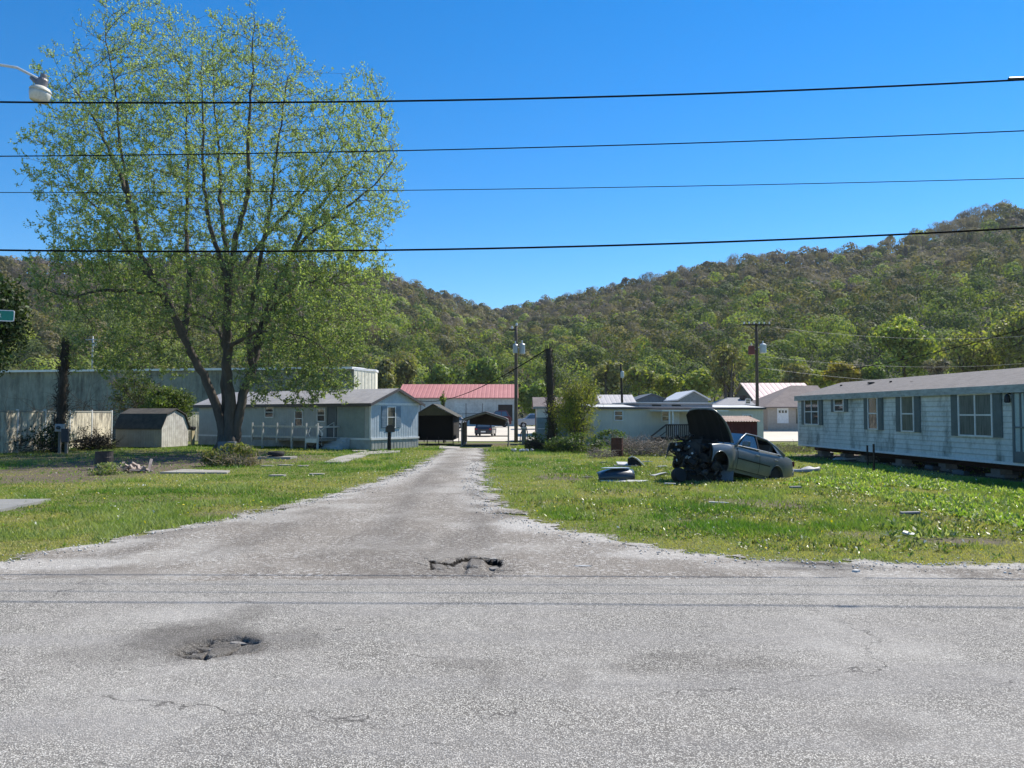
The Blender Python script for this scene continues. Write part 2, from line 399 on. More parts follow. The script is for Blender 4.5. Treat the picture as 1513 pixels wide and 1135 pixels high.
# road -----------------------------------------------------------
def pave(name, verge):
    global t, L, geo
    m, t, p = newmat(name); L = t.links
    geo = nd(t, 'ShaderNodeNewGeometry')
    vo = nd(t, 'ShaderNodeTexVoronoi', Scale=100. if not verge else 62.); L.new(geo.outputs['Position'], vo.inputs['Vector'])
    vo2 = nd(t, 'ShaderNodeTexVoronoi', Scale=26.); L.new(geo.outputs['Position'], vo2.inputs['Vector'])
    sp = nd(t, 'ShaderNodeSeparateColor'); L.new(vo.outputs['Color'], sp.inputs[0])
    if verge:
        st = MX(RG(sp.outputs[0], 0., 1.), (.19, .17, .145), (.60, .55, .48))
        gap = RG(vo.outputs['Distance'], .30, .62)
        st = MX(gap, st, (.14, .125, .11))
        sp2 = nd(t, 'ShaderNodeSeparateColor'); L.new(vo2.outputs['Color'], sp2.inputs[0])
        st = MX(RG(sp2.outputs[0], .8, .9, 0, .5), st, (.62, .60, .56))
        c = MX(RG(NZ(.9), .42, .66, 0., .6), st, (.22, .195, .165))
        c = MX(RG(NZ(.35, 3.), .5, .62, 0., .35), c, (.50, .48, .44))
        c = MX(AT('dark'), c, MX(.75, st, (.055, .05, .047)))
        c = MX(RG(AT('dark'), .62, .85), c, (.010, .008, .006))
        c = MX(AT('grit'), c, MX(.5, st, (.62, .60, .56)))
    else:
        st = MX(RG(sp.outputs[0], 0., 1.), (.22, .208, .186), (.80, .765, .69))
        st = MX(RG(sp.outputs[1], .88, .95), st, (.12, .115, .11))
        gap = RG(vo.outputs['Distance'], .34, .62)
        st = MX(gap, st, (.125, .118, .105))
        st = MX(RG(NZ(24., 3.), .42, .6, 0., .38), st, (.16, .15, .135))
        c = MX(RG(NZ(1.1, 5., .7), .40, .68, 0., .35), st, (.33, .31, .285))
        c = MX(RG(NZ(.5, 4.), .5, .7, 0., .45), c, (.44, .42, .385))
        # long tyre-worn bands along the road
        mp = nd(t, 'ShaderNodeMapping'); mp.inputs['Scale'].default_value = (.10, 1.1, 1); L.new(geo.outputs['Position'], mp.inputs[0])
        c = MX(RG(NZ(1.3, 5., .6, mp.outputs[0]), .48, .66, 0., .42), c, (.245, .235, .225))
        c = MX(AT('dark'), c, MX(.8, st, (.06, .053, .047)))
        c = MX(RG(AT('dark'), .9, 1.0), c, (.018, .015, .013))
        # hairline cracks
        dn = nd(t, 'ShaderNodeTexNoise', Scale=3., Detail=5.); L.new(geo.outputs['Position'], dn.inputs['Vector'])
        va = nd(t, 'ShaderNodeVectorMath', operation='MULTIPLY_ADD'); L.new(dn.outputs['Color'], va.inputs[0]); va.inputs[1].default_value = (.5, .5, 0)
        mp3 = nd(t, 'ShaderNodeMapping'); mp3.inputs['Scale'].default_value = (.45, 1.15, 1); L.new(geo.outputs['Position'], mp3.inputs[0]); L.new(mp3.outputs[0], va.inputs[2])
        v3 = nd(t, 'ShaderNodeTexVoronoi', Scale=.55, feature='DISTANCE_TO_EDGE'); L.new(va.outputs[0], v3.inputs['Vector'])
        k = RG(v3.outputs['Distance'], .001, .0035, .8, 0.)
        k2 = nd(t, 'ShaderNodeMath', operation='MULTIPLY'); L.new(k, k2.inputs[0]); L.new(RG(NZ(.8, 3.), .49, .56), k2.inputs[1])
        c = MX(k2.outputs[0], c, (.075, .07, .065))
    L.new(c, p.inputs['Base Color']); p.inputs['Roughness'].default_value = .9; p.inputs['Specular IOR Level'].default_value = .12
    mn = nd(t, 'ShaderNodeMath', operation='SUBTRACT'); mn.inputs[0].default_value = 1; L.new(vo.outputs['Distance'], mn.inputs[1])
    b = nd(t, 'ShaderNodeBump', Strength=.75 if not verge else .9, Distance=.006 if not verge else .012); L.new(mn.outputs[0], b.inputs['Height'])
    b2 = nd(t, 'ShaderNodeBump', Strength=.5, Distance=.03); L.new(NZ(7., 5.), b2.inputs['Height']); L.new(b.outputs[0], b2.inputs['Normal'])
    L.new(b2.outputs[0], p.inputs['Normal'])
    if verge:
        a = nd(t, 'ShaderNodeMath', operation='MULTIPLY_ADD'); L.new(NZ(1.6, 8., .72), a.inputs[0]); a.inputs[1].default_value = 2.4
        L.new(AT('edge'), a.inputs[2])
        al = RG(a.outputs[0], 1.10, 1.2)
        tb = nd(t, 'ShaderNodeBsdfTransparent'); ms = nd(t, 'ShaderNodeMixShader')
        L.new(al, ms.inputs[0]); L.new(tb.outputs[0], ms.inputs[1]); L.new(p.outputs[0], ms.inputs[2])
        L.new(ms.outputs[0], t.nodes['Material Output'].inputs[0])
    return m
def ell(X, Y, px, py, wx, wy, s=1.2, k=1., seed=31):
    c = G(px, py); a = G(px+wx, py); d = G(px, py-wy)
    e = ((X-c.x)/abs(a.x-c.x))**2+((Y-c.y)/abs(d.y-c.y))**2
    return k*sst(1.4, .1, e+s*(fbm(X*3, Y*3, seed)-.5))
def road_dark(X, Y):
    r = ell(X, Y, 318, 958, 85, 24, 1.6, .88)
    r = np.maximum(r, ell(X, Y, 290, 942, 100, 28, 1.5, .7)); r = np.maximum(r, ell(X, Y, 355, 915, 40, 20, 1.3, .4))
    r = np.maximum(r, ell(X, Y, 420, 948, 70, 20, 1.3, .42)); r = np.maximum(r, ell(X, Y, 180, 968, 120, 16, 1.3, .35))
    r = np.maximum(r, ell(X, Y, 690, 852, 60, 7, 1., .4))
    for q in [(690, 985, 60, 9), (735, 1000, 22, 22), (845, 1000, 26, 18), (930, 992, 60, 10), (1000, 975, 70, 10), (1100, 985, 90, 14), (1300, 1080, 60, 20)]:
        r = np.maximum(r, ell(X, Y, *q, 1.8, .34, 77))
    return r
road = pave('chip_seal', False)
xs = spaced((-300, -60, 20), (-60, -8, 1), (-8, -4.2, .15), (-4.2, -3.1, .04), (-3.1, -1.6, .014), (-1.6, -.9, .04), (-.9, 8, .15), (8, 60, 1), (60, 300, 20))
ys = spaced((-5.5, 4, .3), (4, 5.4, .1), (5.4, 5.8, .03), (5.8, 7., .014), (7., 7.4, .03), (7.4, 8.5, .1), (8.5, 9.4, .03))
def road_z(X, Y):
    return .02-hole2(X, Y)*1.0+.012*(fbm(X*.6, Y*.6, 4)-.5)-hole1(X, Y)-.12*(hole1(X, Y) > .01)-.06*sst(.0, .09, Y-8.78-.5*(fbm(X*1.4, Y*1.4, 6, 5)-.3))
tag(gridmesh('road', xs, ys, road_z, road, attrs={'dark': lambda X, Y: np.maximum(np.maximum(road_dark(X, Y), crack2(X, Y)), .6*sst(-.02, .03, dH1(X, Y)))}), None, kind='structure')  # road side of the gravel hole darkened too, as painted shade
# gravel driveway and verge ---------------------------------------
def drive_edge(X, Y): return np.clip(sdf(X, Y, DR), -1, 1)*np.where(Y < 14, .85, .7)
def drive_dark(X, Y):
    r = ell(X, Y, 690, 840, 70, 14, .8, .55)
    r = np.maximum(r, ell(X, Y, 1210, 836, 110, 9, .9, .75)); r = np.maximum(r, ell(X, Y, 560, 820, 130, 12, 1.5, .3))
    r = np.maximum(r, .35*sst(.5, .7, fbm(X*1.3, Y*.35, 44)))
    c = np.interp(Y, [10, 14, 22, 45], [G(650, 800).x, G(655, 755).x, G(672, 700).x, G(690, 665).x])
    for o in (-.75, .75): r = np.maximum(r, .42*np.exp(-((X-c-o)/.28)**2)*sst(9.5, 12, Y)*(.5+fbm(X*2, Y*.8, 4)))
    return np.maximum(r, np.maximum(sst(-.012, .0, dH1(X, Y))*(1-.38*sst(.006, .06, dH1(X, Y))), crack1(X, Y)*.8))  # hole walls and floor darkened to paint their shade; cracks dark too
def drive_grit(X, Y):
    r = .75*sst(1.1, .25, sdf(X, Y, DR))*sst(.35, .6, fbm(X*1.5, Y*1.5, 55))*(Y > 9.5); r = np.maximum(r, ell(X, Y, 790, 775, 60, 12, 1., .9)); r = np.maximum(r, ell(X, Y, 1010, 820, 130, 8, 1.3, .7)); r = np.maximum(r, ell(X, Y, 60, 834, 140, 9, 1.2, .7))
    r = np.maximum(r, ell(X, Y, 380, 765, 90, 9, 1.4, .5)); r = np.maximum(r, ell(X, Y, 620, 690, 22, 18, 1.3, .6)); r = np.maximum(r, ell(X, Y, 1380, 836, 130, 5, 1.3, .5))
    return r
xs = spaced((-60, -20, 1), (-20, -1.6, .14), (-1.6, .5, .02), (.5, 20, .14), (20, 60, 1))
ys = spaced((8.4, 9.1, .1), (9.1, 10.4, .02), (10.4, 16, .12), (16, 43, .2))
def drive_z(X, Y): return .008+.02*(fbm(X*1.2, Y*1.2, 12)-.5)*sst(9.1, 9.8, Y)-hole1(X, Y)-.025*crack1(X, Y)-.02*sst(.3, 0, sdf(X, Y, DR))
tag(gridmesh('driveway', xs, ys, drive_z, pave('gravel', True), keep=lambda X, Y: sdf(X, Y, DR) > -.9,
    attrs={'edge': drive_edge, 'dark': drive_dark, 'grit': drive_grit}), None, kind='structure')
# pale paved lot beyond the carport --------------------------------
lot = mat('pale_concrete', (.62, .56, .46), .9, var=.18, scale=.3, bscale=6)
tag(gridmesh('parking_lot', spaced((-14, 70, 4)), spaced((66, 112, 2)), lambda X, Y: gz(Y)+.02+X*0-.4*sst(100, 115, Y)*0, lot), None, kind='structure')
# hills ------------------------------------------------------------
RX = [-700, -300, 0, 150, 300, 400, 560, 600, 650, 700, 735, 800, 870, 950, 1050, 1120, 1200, 1290, 1340, 1400, 1450, 1490, 1513, 1700, 2200]
RY = [330, 350, 379, 384, 378, 380, 402, 414, 431, 449, 460, 443, 430, 410, 387, 375, 371, 362, 346, 325, 306, 299, 303, 330, 360]
RD = [420, 430, 450, 450, 450, 460, 480, 500, 540, 590, 640, 600, 570, 550, 530, 520, 510, 500, 500, 490, 480, 480, 480, 480, 460]
def ridge(u):   # u = x/y slope
    px = CX+u*F
    R = np.interp(px, RX, RD); y = np.interp(px, RX, RY)
    return R, EYE+(612-y)/F*R-8.5
FOOT = 165.
def hill_z(X, Y):
    u = X/Y; R, Hh = ridge(u); s = (Y-FOOT)/(R-FOOT)
    up = np.clip(s, 0, 1); f = up**.92*(1-.12*np.sin(up*PI))
    gul = 1+.26*(fbm(X/70, Y/150, 61, 3)-.5)*np.sin(np.clip(up, 0, 1)*PI)
    down = 1-.55*sst(1, 1.8, s)
    return -.62+Hh*f*gul*np.where(s > 1, down, 1)
hm = mat('leaf_litter_slope', (.06, .055, .03), .95, (.05, .065, .02), scale=.03, bscale=.5, bump=.3)
us = np.linspace(-1.25, 1.35, 110); ss = np.concatenate([np.linspace(0, 1, 40), np.linspace(1.1, 2, 8)])
U, S_ = np.meshgrid(us, ss); Rr, _ = ridge(U); YY = FOOT+(Rr-FOOT)*S_; XX = U*YY
V = np.stack([XX, YY, hill_z(XX, YY)], -1).reshape(-1, 3); V[:len(us), 2] = -.9
i, j = np.meshgrid(np.arange(109), np.arange(47)); a = (j*110+i).ravel()
tag(npmesh('hills', V, np.stack([a, a+1, a+111, a+110], 1), hm, smooth=True), None, kind='structure')
# forest -----------------------------------------------------------
def crowns(C, Rx, Rz, n, leaf, colr, K=7, stick=None):
    """lobed crowns of leaf clumps for many trees at once"""
    M = len(C); lob = unit(RNG.normal(size=(M*K, 3))+np.array([[0, 0, .35]])).reshape(M, K, 3)
    idx = np.repeat(np.arange(M), n); N = len(idx); k = RNG.integers(0, K, N)
    ld = lob[idx, k]; d = unit(RNG.normal(size=(N, 3))+ld*.5+np.array([[0, 0, .45]]))
    rr = .70*RNG.uniform(.82, 1., (N, 1))
    P = C[idx]+(ld*.24+d*rr)*np.stack([Rx[idx], Rx[idx], Rz[idx]], 1)
    nn = d+RNG.normal(size=(N, 3))*.22
    sz = leaf[idx]*(.6+.8*RNG.random(N))
    if stick is not None:
        s = stick[idx]; T = d+np.array([[0, 0, .6]])+RNG.normal(size=(N, 3))*.3
        Ls = np.where(s, sz*1.9, sz); Ws = np.where(s, sz*.16, sz*.75)
    else: T = None; Ls = sz; Ws = sz*.75
    Vv, Ff = leaves(P, nn, Ls, Ws, T)
    c = colr[idx]*(.86+.28*RNG.random((N, 1)))
    return Vv, Ff, c
M = 34000
u = RNG.uniform(-1.0, 1.1, M); s = RNG.random(M)**.6*1.06
# jittered thinning to about one crown each 8 m
Rr, _ = ridge(u); Y = FOOT+(Rr-FOOT)*s; X = u*Y
key = {}
for q in range(M):
    sp_ = 8.0 if Y[q] > 300 else 7.2
    kk = (int(X[q]//sp_), int(Y[q]//sp_))
    key.setdefault(kk, q)
sel = np.array(sorted(key.values())); X = X[sel]; Y = Y[sel]; s = s[sel]; M = len(sel)
Z = hill_z(X, Y)
kind = RNG.random(M)+.9*(fbm(X/60, Y/60, 91, 3)-.5)-.70*s+.14+.35*sst(.3, .05, s)*sst(-.45, -.05, X/Y)-.12*sst(-.1, -.4, X/Y)
greens = np.array([(.07, .10, .03), (.10, .13, .035), (.15, .19, .045), (.23, .27, .06), (.055, .075, .025)])
olive = np.array([(.12, .12, .055), (.13, .115, .065), (.10, .10, .045), (.17, .15, .06)])
brown = np.array([(.13, .11, .095), (.15, .125, .115), (.105, .088, .082), (.14, .12, .10)])
colr = np.where((kind > .40)[:, None], 1.12*greens[RNG.integers(0, 5, M)], np.where((kind > .02)[:, None], 1.15*olive[RNG.integers(0, 4, M)], 1.25*brown[RNG.integers(0, 4, M)]))
colr = colr*(.85+.35*RNG.random((M, 1)))
bareT = (kind <= .02) & (RNG.random(M) < .7)
Rx = RNG.uniform(4.2, 6.8, M); Rz = Rx*RNG.uniform(.85, 1.2, M)
Hc = RNG.uniform(1.5, 7., M)*sst(-.25, .35, s)+np.where(s > .93, 1.5, 0)
dist = Y
n = np.clip(33000/dist*2.6, 140, 480).astype(int); n = np.where(bareT, (n*1.1).astype(int), n)
leaf = np.clip(.00165*dist*1.0, .34, .8)
C = np.stack([X, Y, Z+Hc], 1)
V1, F1, c1 = crowns(C, Rx, Rz, n, leaf, colr, stick=bareT)
tr0 = np.stack([X, Y, Z-1], 1); tr1 = C+np.array([[0, 0, 2.]]); r0 = np.full(M, .22)
tk = (s < .08) | (s > .9) | (RNG.random(M) < .1); tr0 = tr0[tk]; tr1 = tr1[tk]; r0 = r0[tk]
V2, F2 = segtubes(tr0, tr1, r0, r0*.5, 4)
c2 = np.tile([[.16, .14, .12]], (len(F2), 1))
Va, Fa = join([(V1, F1), (V2, F2)])
print('forest trees', M, 'faces', len(Fa))
tag(npmesh('forest', Va, Fa, leafmat('forest_leaf', .3, .8), cols=np.concatenate([c1, c2])), 'mixed green and bare brown spring woodland covering the hills', 'forest', kind='stuff')
# ================================================================ BIG TREE
def bigtree():
    D = 40.; mpp = D/F
    def P3(px, py, dy): v = W(px, py, D); return Vector((v.x, D+dy, v.z))
    stems = [
        ([(329, 662), (324, 610), (308, 565), (283, 500), (262, 440), (238, 390), (228, 330), (215, 240), (212, 180), (200, 95)], [0, 0, -.3, -1, -1.5, -2, -2.3, -2.6, -2.8, -3], .28),
        ([(334, 662), (331, 600), (325, 520), (322, 440), (318, 380), (305, 290), (300, 200), (290, 100), (285, 30)], [.2, .3, .8, 1.3, 1.7, 2, 2.2, 2.4, 2.5], .28),
        ([(341, 662), (341, 600), (343, 520), (352, 430), (368, 360), (385, 300), (388, 220), (392, 140), (395, 60)], [-.1, -.1, -.8, -1.4, -1.8, -2, -2.2, -2, -2], .31),
        ([(346, 662), (354, 605), (368, 545), (385, 450), (410, 390), (440, 320), (480, 270), (530, 220), (560, 160)], [.1, .1, .5, .9, 1.3, 1.6, 1.5, 1.2, 1], .30),
        ([(283, 500), (276, 430), (262, 350), (256, 260), (252, 160), (256, 60)], [-1, .3, 1.2, 1.8, 2, 2], .17),
        ([(368, 545), (374, 470), (398, 400), (422, 310), (438, 230), (450, 150)], [.5, -.6, -1.6, -2.4, -3, -3], .17),
        ([(410, 390), (455, 350), (510, 320), (560, 285), (590, 245)], [1.3, 0, -1, -1.5, -1.5], .11),
        ([(372, 520), (400, 455), (440, 430), (480, 425), (520, 435)], [.7, .2, -1, -2, -3], .17),
        ([(283, 500), (250, 430), (215, 395), (160, 330), (110, 280), (75, 240)], [-1, -1.2, -.6, .3, 1, 1.5], .2),
        ([(228, 330), (190, 250), (150, 180), (110, 130)], [-2.3, -1.5, -1, -.5], .13),
        ([(352, 430), (340, 340), (345, 250), (350, 150)], [-1.4, -3, -4, -4.5], .15),
        ([(322, 440), (350, 350), (420, 250), (470, 160), (480, 110)], [1.3, 3, 4, 4.5, 4.6], .16),
        ([(262, 440), (200, 440), (150, 450), (110, 440)], [-1.5, -2.5, -3, -3], .13),
        ([(325, 520), (290, 470), (240, 450), (190, 470)], [.8, 2.5, 4, 5], .13),
        ([(343, 520), (400, 500), (450, 500), (500, 520)], [-.8, -2.5, -3.5, -4], .12),
    ]
    nodes = []; par = []; srad = {}
    stempaths = []
    for pts, dys, r in stems:
        pp = [P3(a, b, d) for (a, b), d in zip(pts, dys)]
        path = []
        for i in range(len(pp)-1):
            nn = max(2, int((pp[i+1]-pp[i]).length/.4))
            p0 = pp[max(i-1, 0)]; p1 = pp[i]; p2 = pp[i+1]; p3 = pp[min(i+2, len(pp)-1)]
            for k in range(nn):
                f = k/nn
                path.append(.5*((2*p1)+(p2-p0)*f+(2*p0-5*p1+4*p2-p3)*f*f+(3*p1-p0-3*p2+p3)*f**3)+Vector([random.gauss(0, .035) for _ in range(3)]))
        path.append(pp[-1])
        path[0] = pp[0]
        start = len(nodes)
        prev = -1
        if nodes and r < .3:
            dd = [(Vector(nodes[q])-path[0]).length for q in range(len(nodes))]; prev = int(np.argmin(dd))
        for q in path:
            nodes.append(tuple(q)); par.append(prev); prev = len(nodes)-1
        stempaths.append((start, len(nodes), r))
    nst = len(nodes)
    ells = [((322, 300), (215, 215), 8.0, 0, 3100), ((172, 280), (108, 150), 6., 0, 1100), ((512, 265), (88, 130), 5.5, 0, 1050), ((222, 100), (92, 98), 4.5, 0, 950), ((542, 190), (45, 85), 3.5, 0, 330), ((120, 150), (45, 75), 3.5, 0, 260),
            ((378, 110), (78, 85), 4.5, 0, 780), ((470, 440), (122, 110), 6.5, -1, 1300), ((185, 425), (110, 80), 6.5, 0, 850), ((320, 420), (160, 120), 7.5, 0, 900), ((455, 560), (85, 50), 4., -2, 420), ((175, 520), (90, 45), 5, 2, 350)]
    att = []
    for (cx, cy), (rx, ry), rd, dy, n in ells:
        c = P3(cx, cy, dy)
        d = unit(RNG.normal(size=(n, 3)))*(RNG.random((n, 1))**.4)
        att.append(np.array([[c.x, c.y, c.z]])+d*np.array([[rx*mpp, rd, ry*mpp]]))
    A = np.concatenate(att)
    N = np.array(nodes); best = np.full(len(A), 1e9); bi = np.zeros(len(A), int)
    alive = np.ones(len(A), bool)
    def upd(new):
        nonlocal best, bi
        for q in range(new, len(N), 400):
            blk = N[q:q+400]
            d = np.linalg.norm(A[:, None]-blk[None], axis=2); m = d.argmin(1); dm = d[np.arange(len(A)), m]
            w = dm < best; best = np.where(w, dm, best); bi = np.where(w, m+q, bi)
    upd(8)
    STEP = .34; KC = np.zeros(len(N), int)
    for it in range(75):
        act = alive & (best < 6.5) & (bi > 40)
        if not act.any(): break
        act &= KC[np.minimum(bi, len(KC)-1)] < 3
        if not act.any(): break
        ids, inv = np.unique(bi[act], return_inverse=True)
        vec = unit(A[act]-N[bi[act]]); sm = np.zeros((len(ids), 3)); np.add.at(sm, inv, vec)
        pd = np.array([N[i]-N[par[i]] if par[i] >= 0 else (0, 0, 1) for i in ids])
        dr = unit(unit(sm)+.45*unit(pd)+np.array([[0, 0, .34]])+RNG.normal(size=sm.shape)*.10)
        new = N[ids]+dr*STEP; st = len(N)
        N = np.concatenate([N, new]); par.extend(ids.tolist())
        KC = np.concatenate([KC, np.zeros(len(new), int)]); KC[ids] += 1
        upd(st); alive &= best > .45
    n = len(N); par = np.array(par)
    # pipe-model radii
    r2 = np.zeros(n); kids = np.zeros(n, int)
    for i in range(n-1, 0, -1):
        if kids[i] == 0: r2[i] = .0062**2.1
        if par[i] >= 0: r2[par[i]] += r2[i]; kids[par[i]] += 1
    rad = r2**(1/2.1)
    root = thing('maple_tree', 'tall many-stemmed spring maple with sparse young leaves beside the porch', 'tree', (P3(337, 664, 0).x, D, 0))
    off = np.array([root.location.x, D, 0.])
    bark = mat('grey_brown_bark', (.13, .11, .09), .95, (.06, .052, .045), scale=2.5, bscale=14, bump=.9, stretch=(1, 1, .25))
    # main stems as continuous tubes
    mb = MB()
    for k, (a, b, r) in enumerate(stempaths):
        m = b-a; pts = []; rs = []
        if r < .3 and par[a] >= 0: pts.append(Vector(N[par[a]]-off)); rs.append(r*.9)
        for q in range(a, b):
            f = (q-a)/m; z = N[q][2]
            rr = r*(1-f)**1.3*.92+.02
            if r > .3: rr = max(rr, 0); rr *= 1+.45*math.exp(-z/.45)
            pts.append(Vector(N[q]-off)); rs.append(rr)
            rad[q] = min(rad[q], rr)
        mb.tube(pts, rs, 12 if r > .3 else 8)
    # root flare
    for k in range(7):
        a = 2*PI*k/7+.3; l = random.uniform(.7, 1.0)
        mb.tube([(math.cos(a)*.25, math.sin(a)*.2, .75), (math.cos(a)*.5, math.sin(a)*.4, .25), (math.cos(a)*l, math.sin(a)*l*.9, -.08)], [.25, .2, .08], 8)
    mb.build('trunk', bark, root, smooth=True)
    idx = np.arange(nst, n); p0 = N[par[idx]]-off; p1 = N[idx]-off
    R0 = np.minimum(rad[par[idx]], rad[idx]*1.35+.004); R1 = rad[idx]
    thick = R1 > .03
    parts = [segtubes(p0[thick], p1[thick], R0[thick], R1[thick], 7), segtubes(p0[~thick], p1[~thick], R0[~thick], R1[~thick], 4)]
    # twigs
    thin = np.array([i for i in range(nst, n) if rad[i] < .028])
    rep = RNG.choice(thin, int(len(thin)*1.6)); M = len(rep)
    base = N[rep]-off; pdir = unit(N[rep]-N[par[rep]])
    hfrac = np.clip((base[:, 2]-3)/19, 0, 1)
    zone = fbm(base[:, 0]*.45+5, base[:, 2]*.45, 71, 3)
    d0 = unit(pdir*.7+RNG.normal(size=(M, 3))*.55+np.array([[0, 0, .15]])); ln = RNG.uniform(.3, .75, M)
    mid = base+d0*(ln*.5)[:, None]; d1 = unit(d0*.6+np.stack([np.zeros(M), np.zeros(M), .35+.65*hfrac], 1)); tip = mid+d1*(ln*.5)[:, None]
    parts += [segtubes(base, mid, np.full(M, .008), np.full(M, .006), 3), segtubes(mid, tip, np.full(M, .006), np.full(M, .003), 3)]
    Vb, Fb = join(parts)
    npmesh('branches', Vb, Fb, bark, root, smooth=True)
    # leaves cluster along the twigs; sparser towards the top
    nl = np.clip((15.0-5.0*hfrac)*(.35+1.3*zone), 2, 22).astype(int)
    rad_ = np.hypot(base[:, 0]*.9+.5, base[:, 1]); nl = np.where((rad_ < 4.2) & (base[:, 2] < 13) & (RNG.random(M) < .7), 0, nl)
    ix = np.repeat(np.arange(M), nl); K = len(ix); f = RNG.random((K, 1))**.7
    P = np.where(f < .5, base[ix]+(mid-base)[ix]*f*2, mid[ix]+(tip-mid)[ix]*(f*2-1))
    sz = (.062-.018*hfrac[ix])*RNG.uniform(.7, 1.4, K)
    P = P+RNG.normal(size=(K, 3))*sz[:, None]*.8
    T = d1[ix]*.8+RNG.normal(size=(K, 3))*.8-np.array([[0, 0, .25]])
    Vv, Ff = leaves(P, RNG.normal(size=(K, 3)), sz*1.1, sz*.55, T)
    pal = np.array([(.22, .295, .12), (.27, .34, .15), (.185, .245, .095), (.31, .35, .19), (.25, .30, .17)])
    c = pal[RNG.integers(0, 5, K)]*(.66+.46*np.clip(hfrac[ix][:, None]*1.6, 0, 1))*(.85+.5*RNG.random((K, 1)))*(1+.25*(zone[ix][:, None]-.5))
    print('tree nodes', n, 'leaves', K)
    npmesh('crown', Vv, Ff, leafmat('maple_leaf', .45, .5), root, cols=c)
bigtree()
# ================================================================ THINGS
class Fr:
    """local frame of a thing: x to the right along its front, -y towards the viewer"""
    def __init__(s, loc, rz=0):
        s.loc = Vector(loc); s.rz = rz
        s.M = Matrix.Translation(s.loc) @ Matrix.Rotation(rz, 4, 'Z'); s.I = s.M.inverted()
    def _r(s, px, py):
        o = s.I @ Vector((0, 0, EYE)); d = s.I.to_3x3() @ Vector(ray(px, py)); return o, d
    def fx(s, px, py, y=0.):
        o, d = s._r(px, py); t = (y-o.y)/d.y; p = o+d*t; return p.x, p.z
    def ex(s, px, py, x):
        o, d = s._r(px, py); t = (x-o.x)/d.x; p = o+d*t; return p.y, p.z
white = mat('weathered_white_paint', (.66, .67, .66), .6, (.45, .46, .45), scale=2, bscale=12)
trimw = mat('white_trim', (.74, .75, .74), .55, (.6, .61, .6), scale=4)
glass = glassmat('dark_glass'); curtain = mat('curtained_glass', (.17, .19, .17), .12, (.08, .09, .08), scale=3, stretch=(6, 6, .6), spec=.8, bump=.02)
black = mat('black_plastic', (.012, .012, .013), .5, bump=.1); galv = mat('galvanised_steel', (.42, .43, .44), .4, (.3, .31, .32), metal=.7, scale=4)
wood = mat('weathered_grey_wood', (.27, .25, .22), .9, (.16, .145, .125), scale=3, stretch=(4, 4, .5), bump=.4)
darkwood = mat('dark_stained_wood', (.07, .05, .04), .85, (.03, .022, .018), scale=4)
pole_m = mat('creosote_pole', (.17, .13, .10), .9, (.07, .055, .045), scale=2, stretch=(5, 5, .3), bump=.5)
darkpole = mat('blackened_pole', (.045, .035, .028), .95, (.02, .017, .015), scale=3, stretch=(5, 5, .3), bump=.5)
concrete = mat('weathered_concrete', (.36, .34, .30), .9, (.24, .225, .20), scale=2, bscale=25, bump=.3)
tyre_m = mat('tyre_rubber', (.022, .022, .023), .85, bump=.3, bscale=60)
rust = mat('rusty_steel', (.15, .055, .035), .9, (.07, .028, .02), scale=4, bscale=25, bump=.3)

def window(par, x, z, w, h, rz=0, y=0., fm=None, pm=None, cols=1, rows=2, fw=.06, shut=None, sw=.3, label=None, pos=None, rail=.5):
    """(x,z) lower-left corner on the facade; rz turns the facade"""
    fm = fm or trimw; pm = pm or glass
    P = pos if pos is not None else (x, y, z)
    m = MB(); d0, d1 = -.05, .01
    m.box(-fw, d0, -fw, w+fw, d1, 0); m.box(-fw, d0, h, w+fw, d1, h+fw)
    m.box(-fw, d0, 0, 0, d1, h); m.box(w, d0, 0, w+fw, d1, h)
    for c in range(1, cols): m.box(w*c/cols-.025, d0+.008, 0, w*c/cols+.025, d1, h)
    for r in range(1, rows):
        zz = h*r/rows if rows > 2 else h*rail
        for c in range(cols): m.box(w*c/cols+(.025 if c else 0), d0+.014, zz-.022, w*(c+1)/cols-(.025 if c < cols-1 else 0), d1, zz+.022)
    o = m.build('window', fm, par, label, loc=P); o.rotation_euler = (0, 0, rz)
    MB().box(.001, -.022, .001, w-.001, .004, h-.001).build('pane', pm, o)
    if shut:
        for sx in (-fw-sw-.01, w+fw+.01):
            s = MB(); s.box(sx, -.03, -fw, sx+sw, .006, h+fw)
            k = int(h/.09)
            for q in range(k):
                if abs(q-k/2) < 1: continue
                zz = q*h/k; s.box(sx+.04, -.043, zz+.012, sx+sw-.04, -.031, zz+h/k-.02)
            so_ = s.build('shutter', shut, par, loc=P); so_.rotation_euler = (0, 0, rz)
    return o
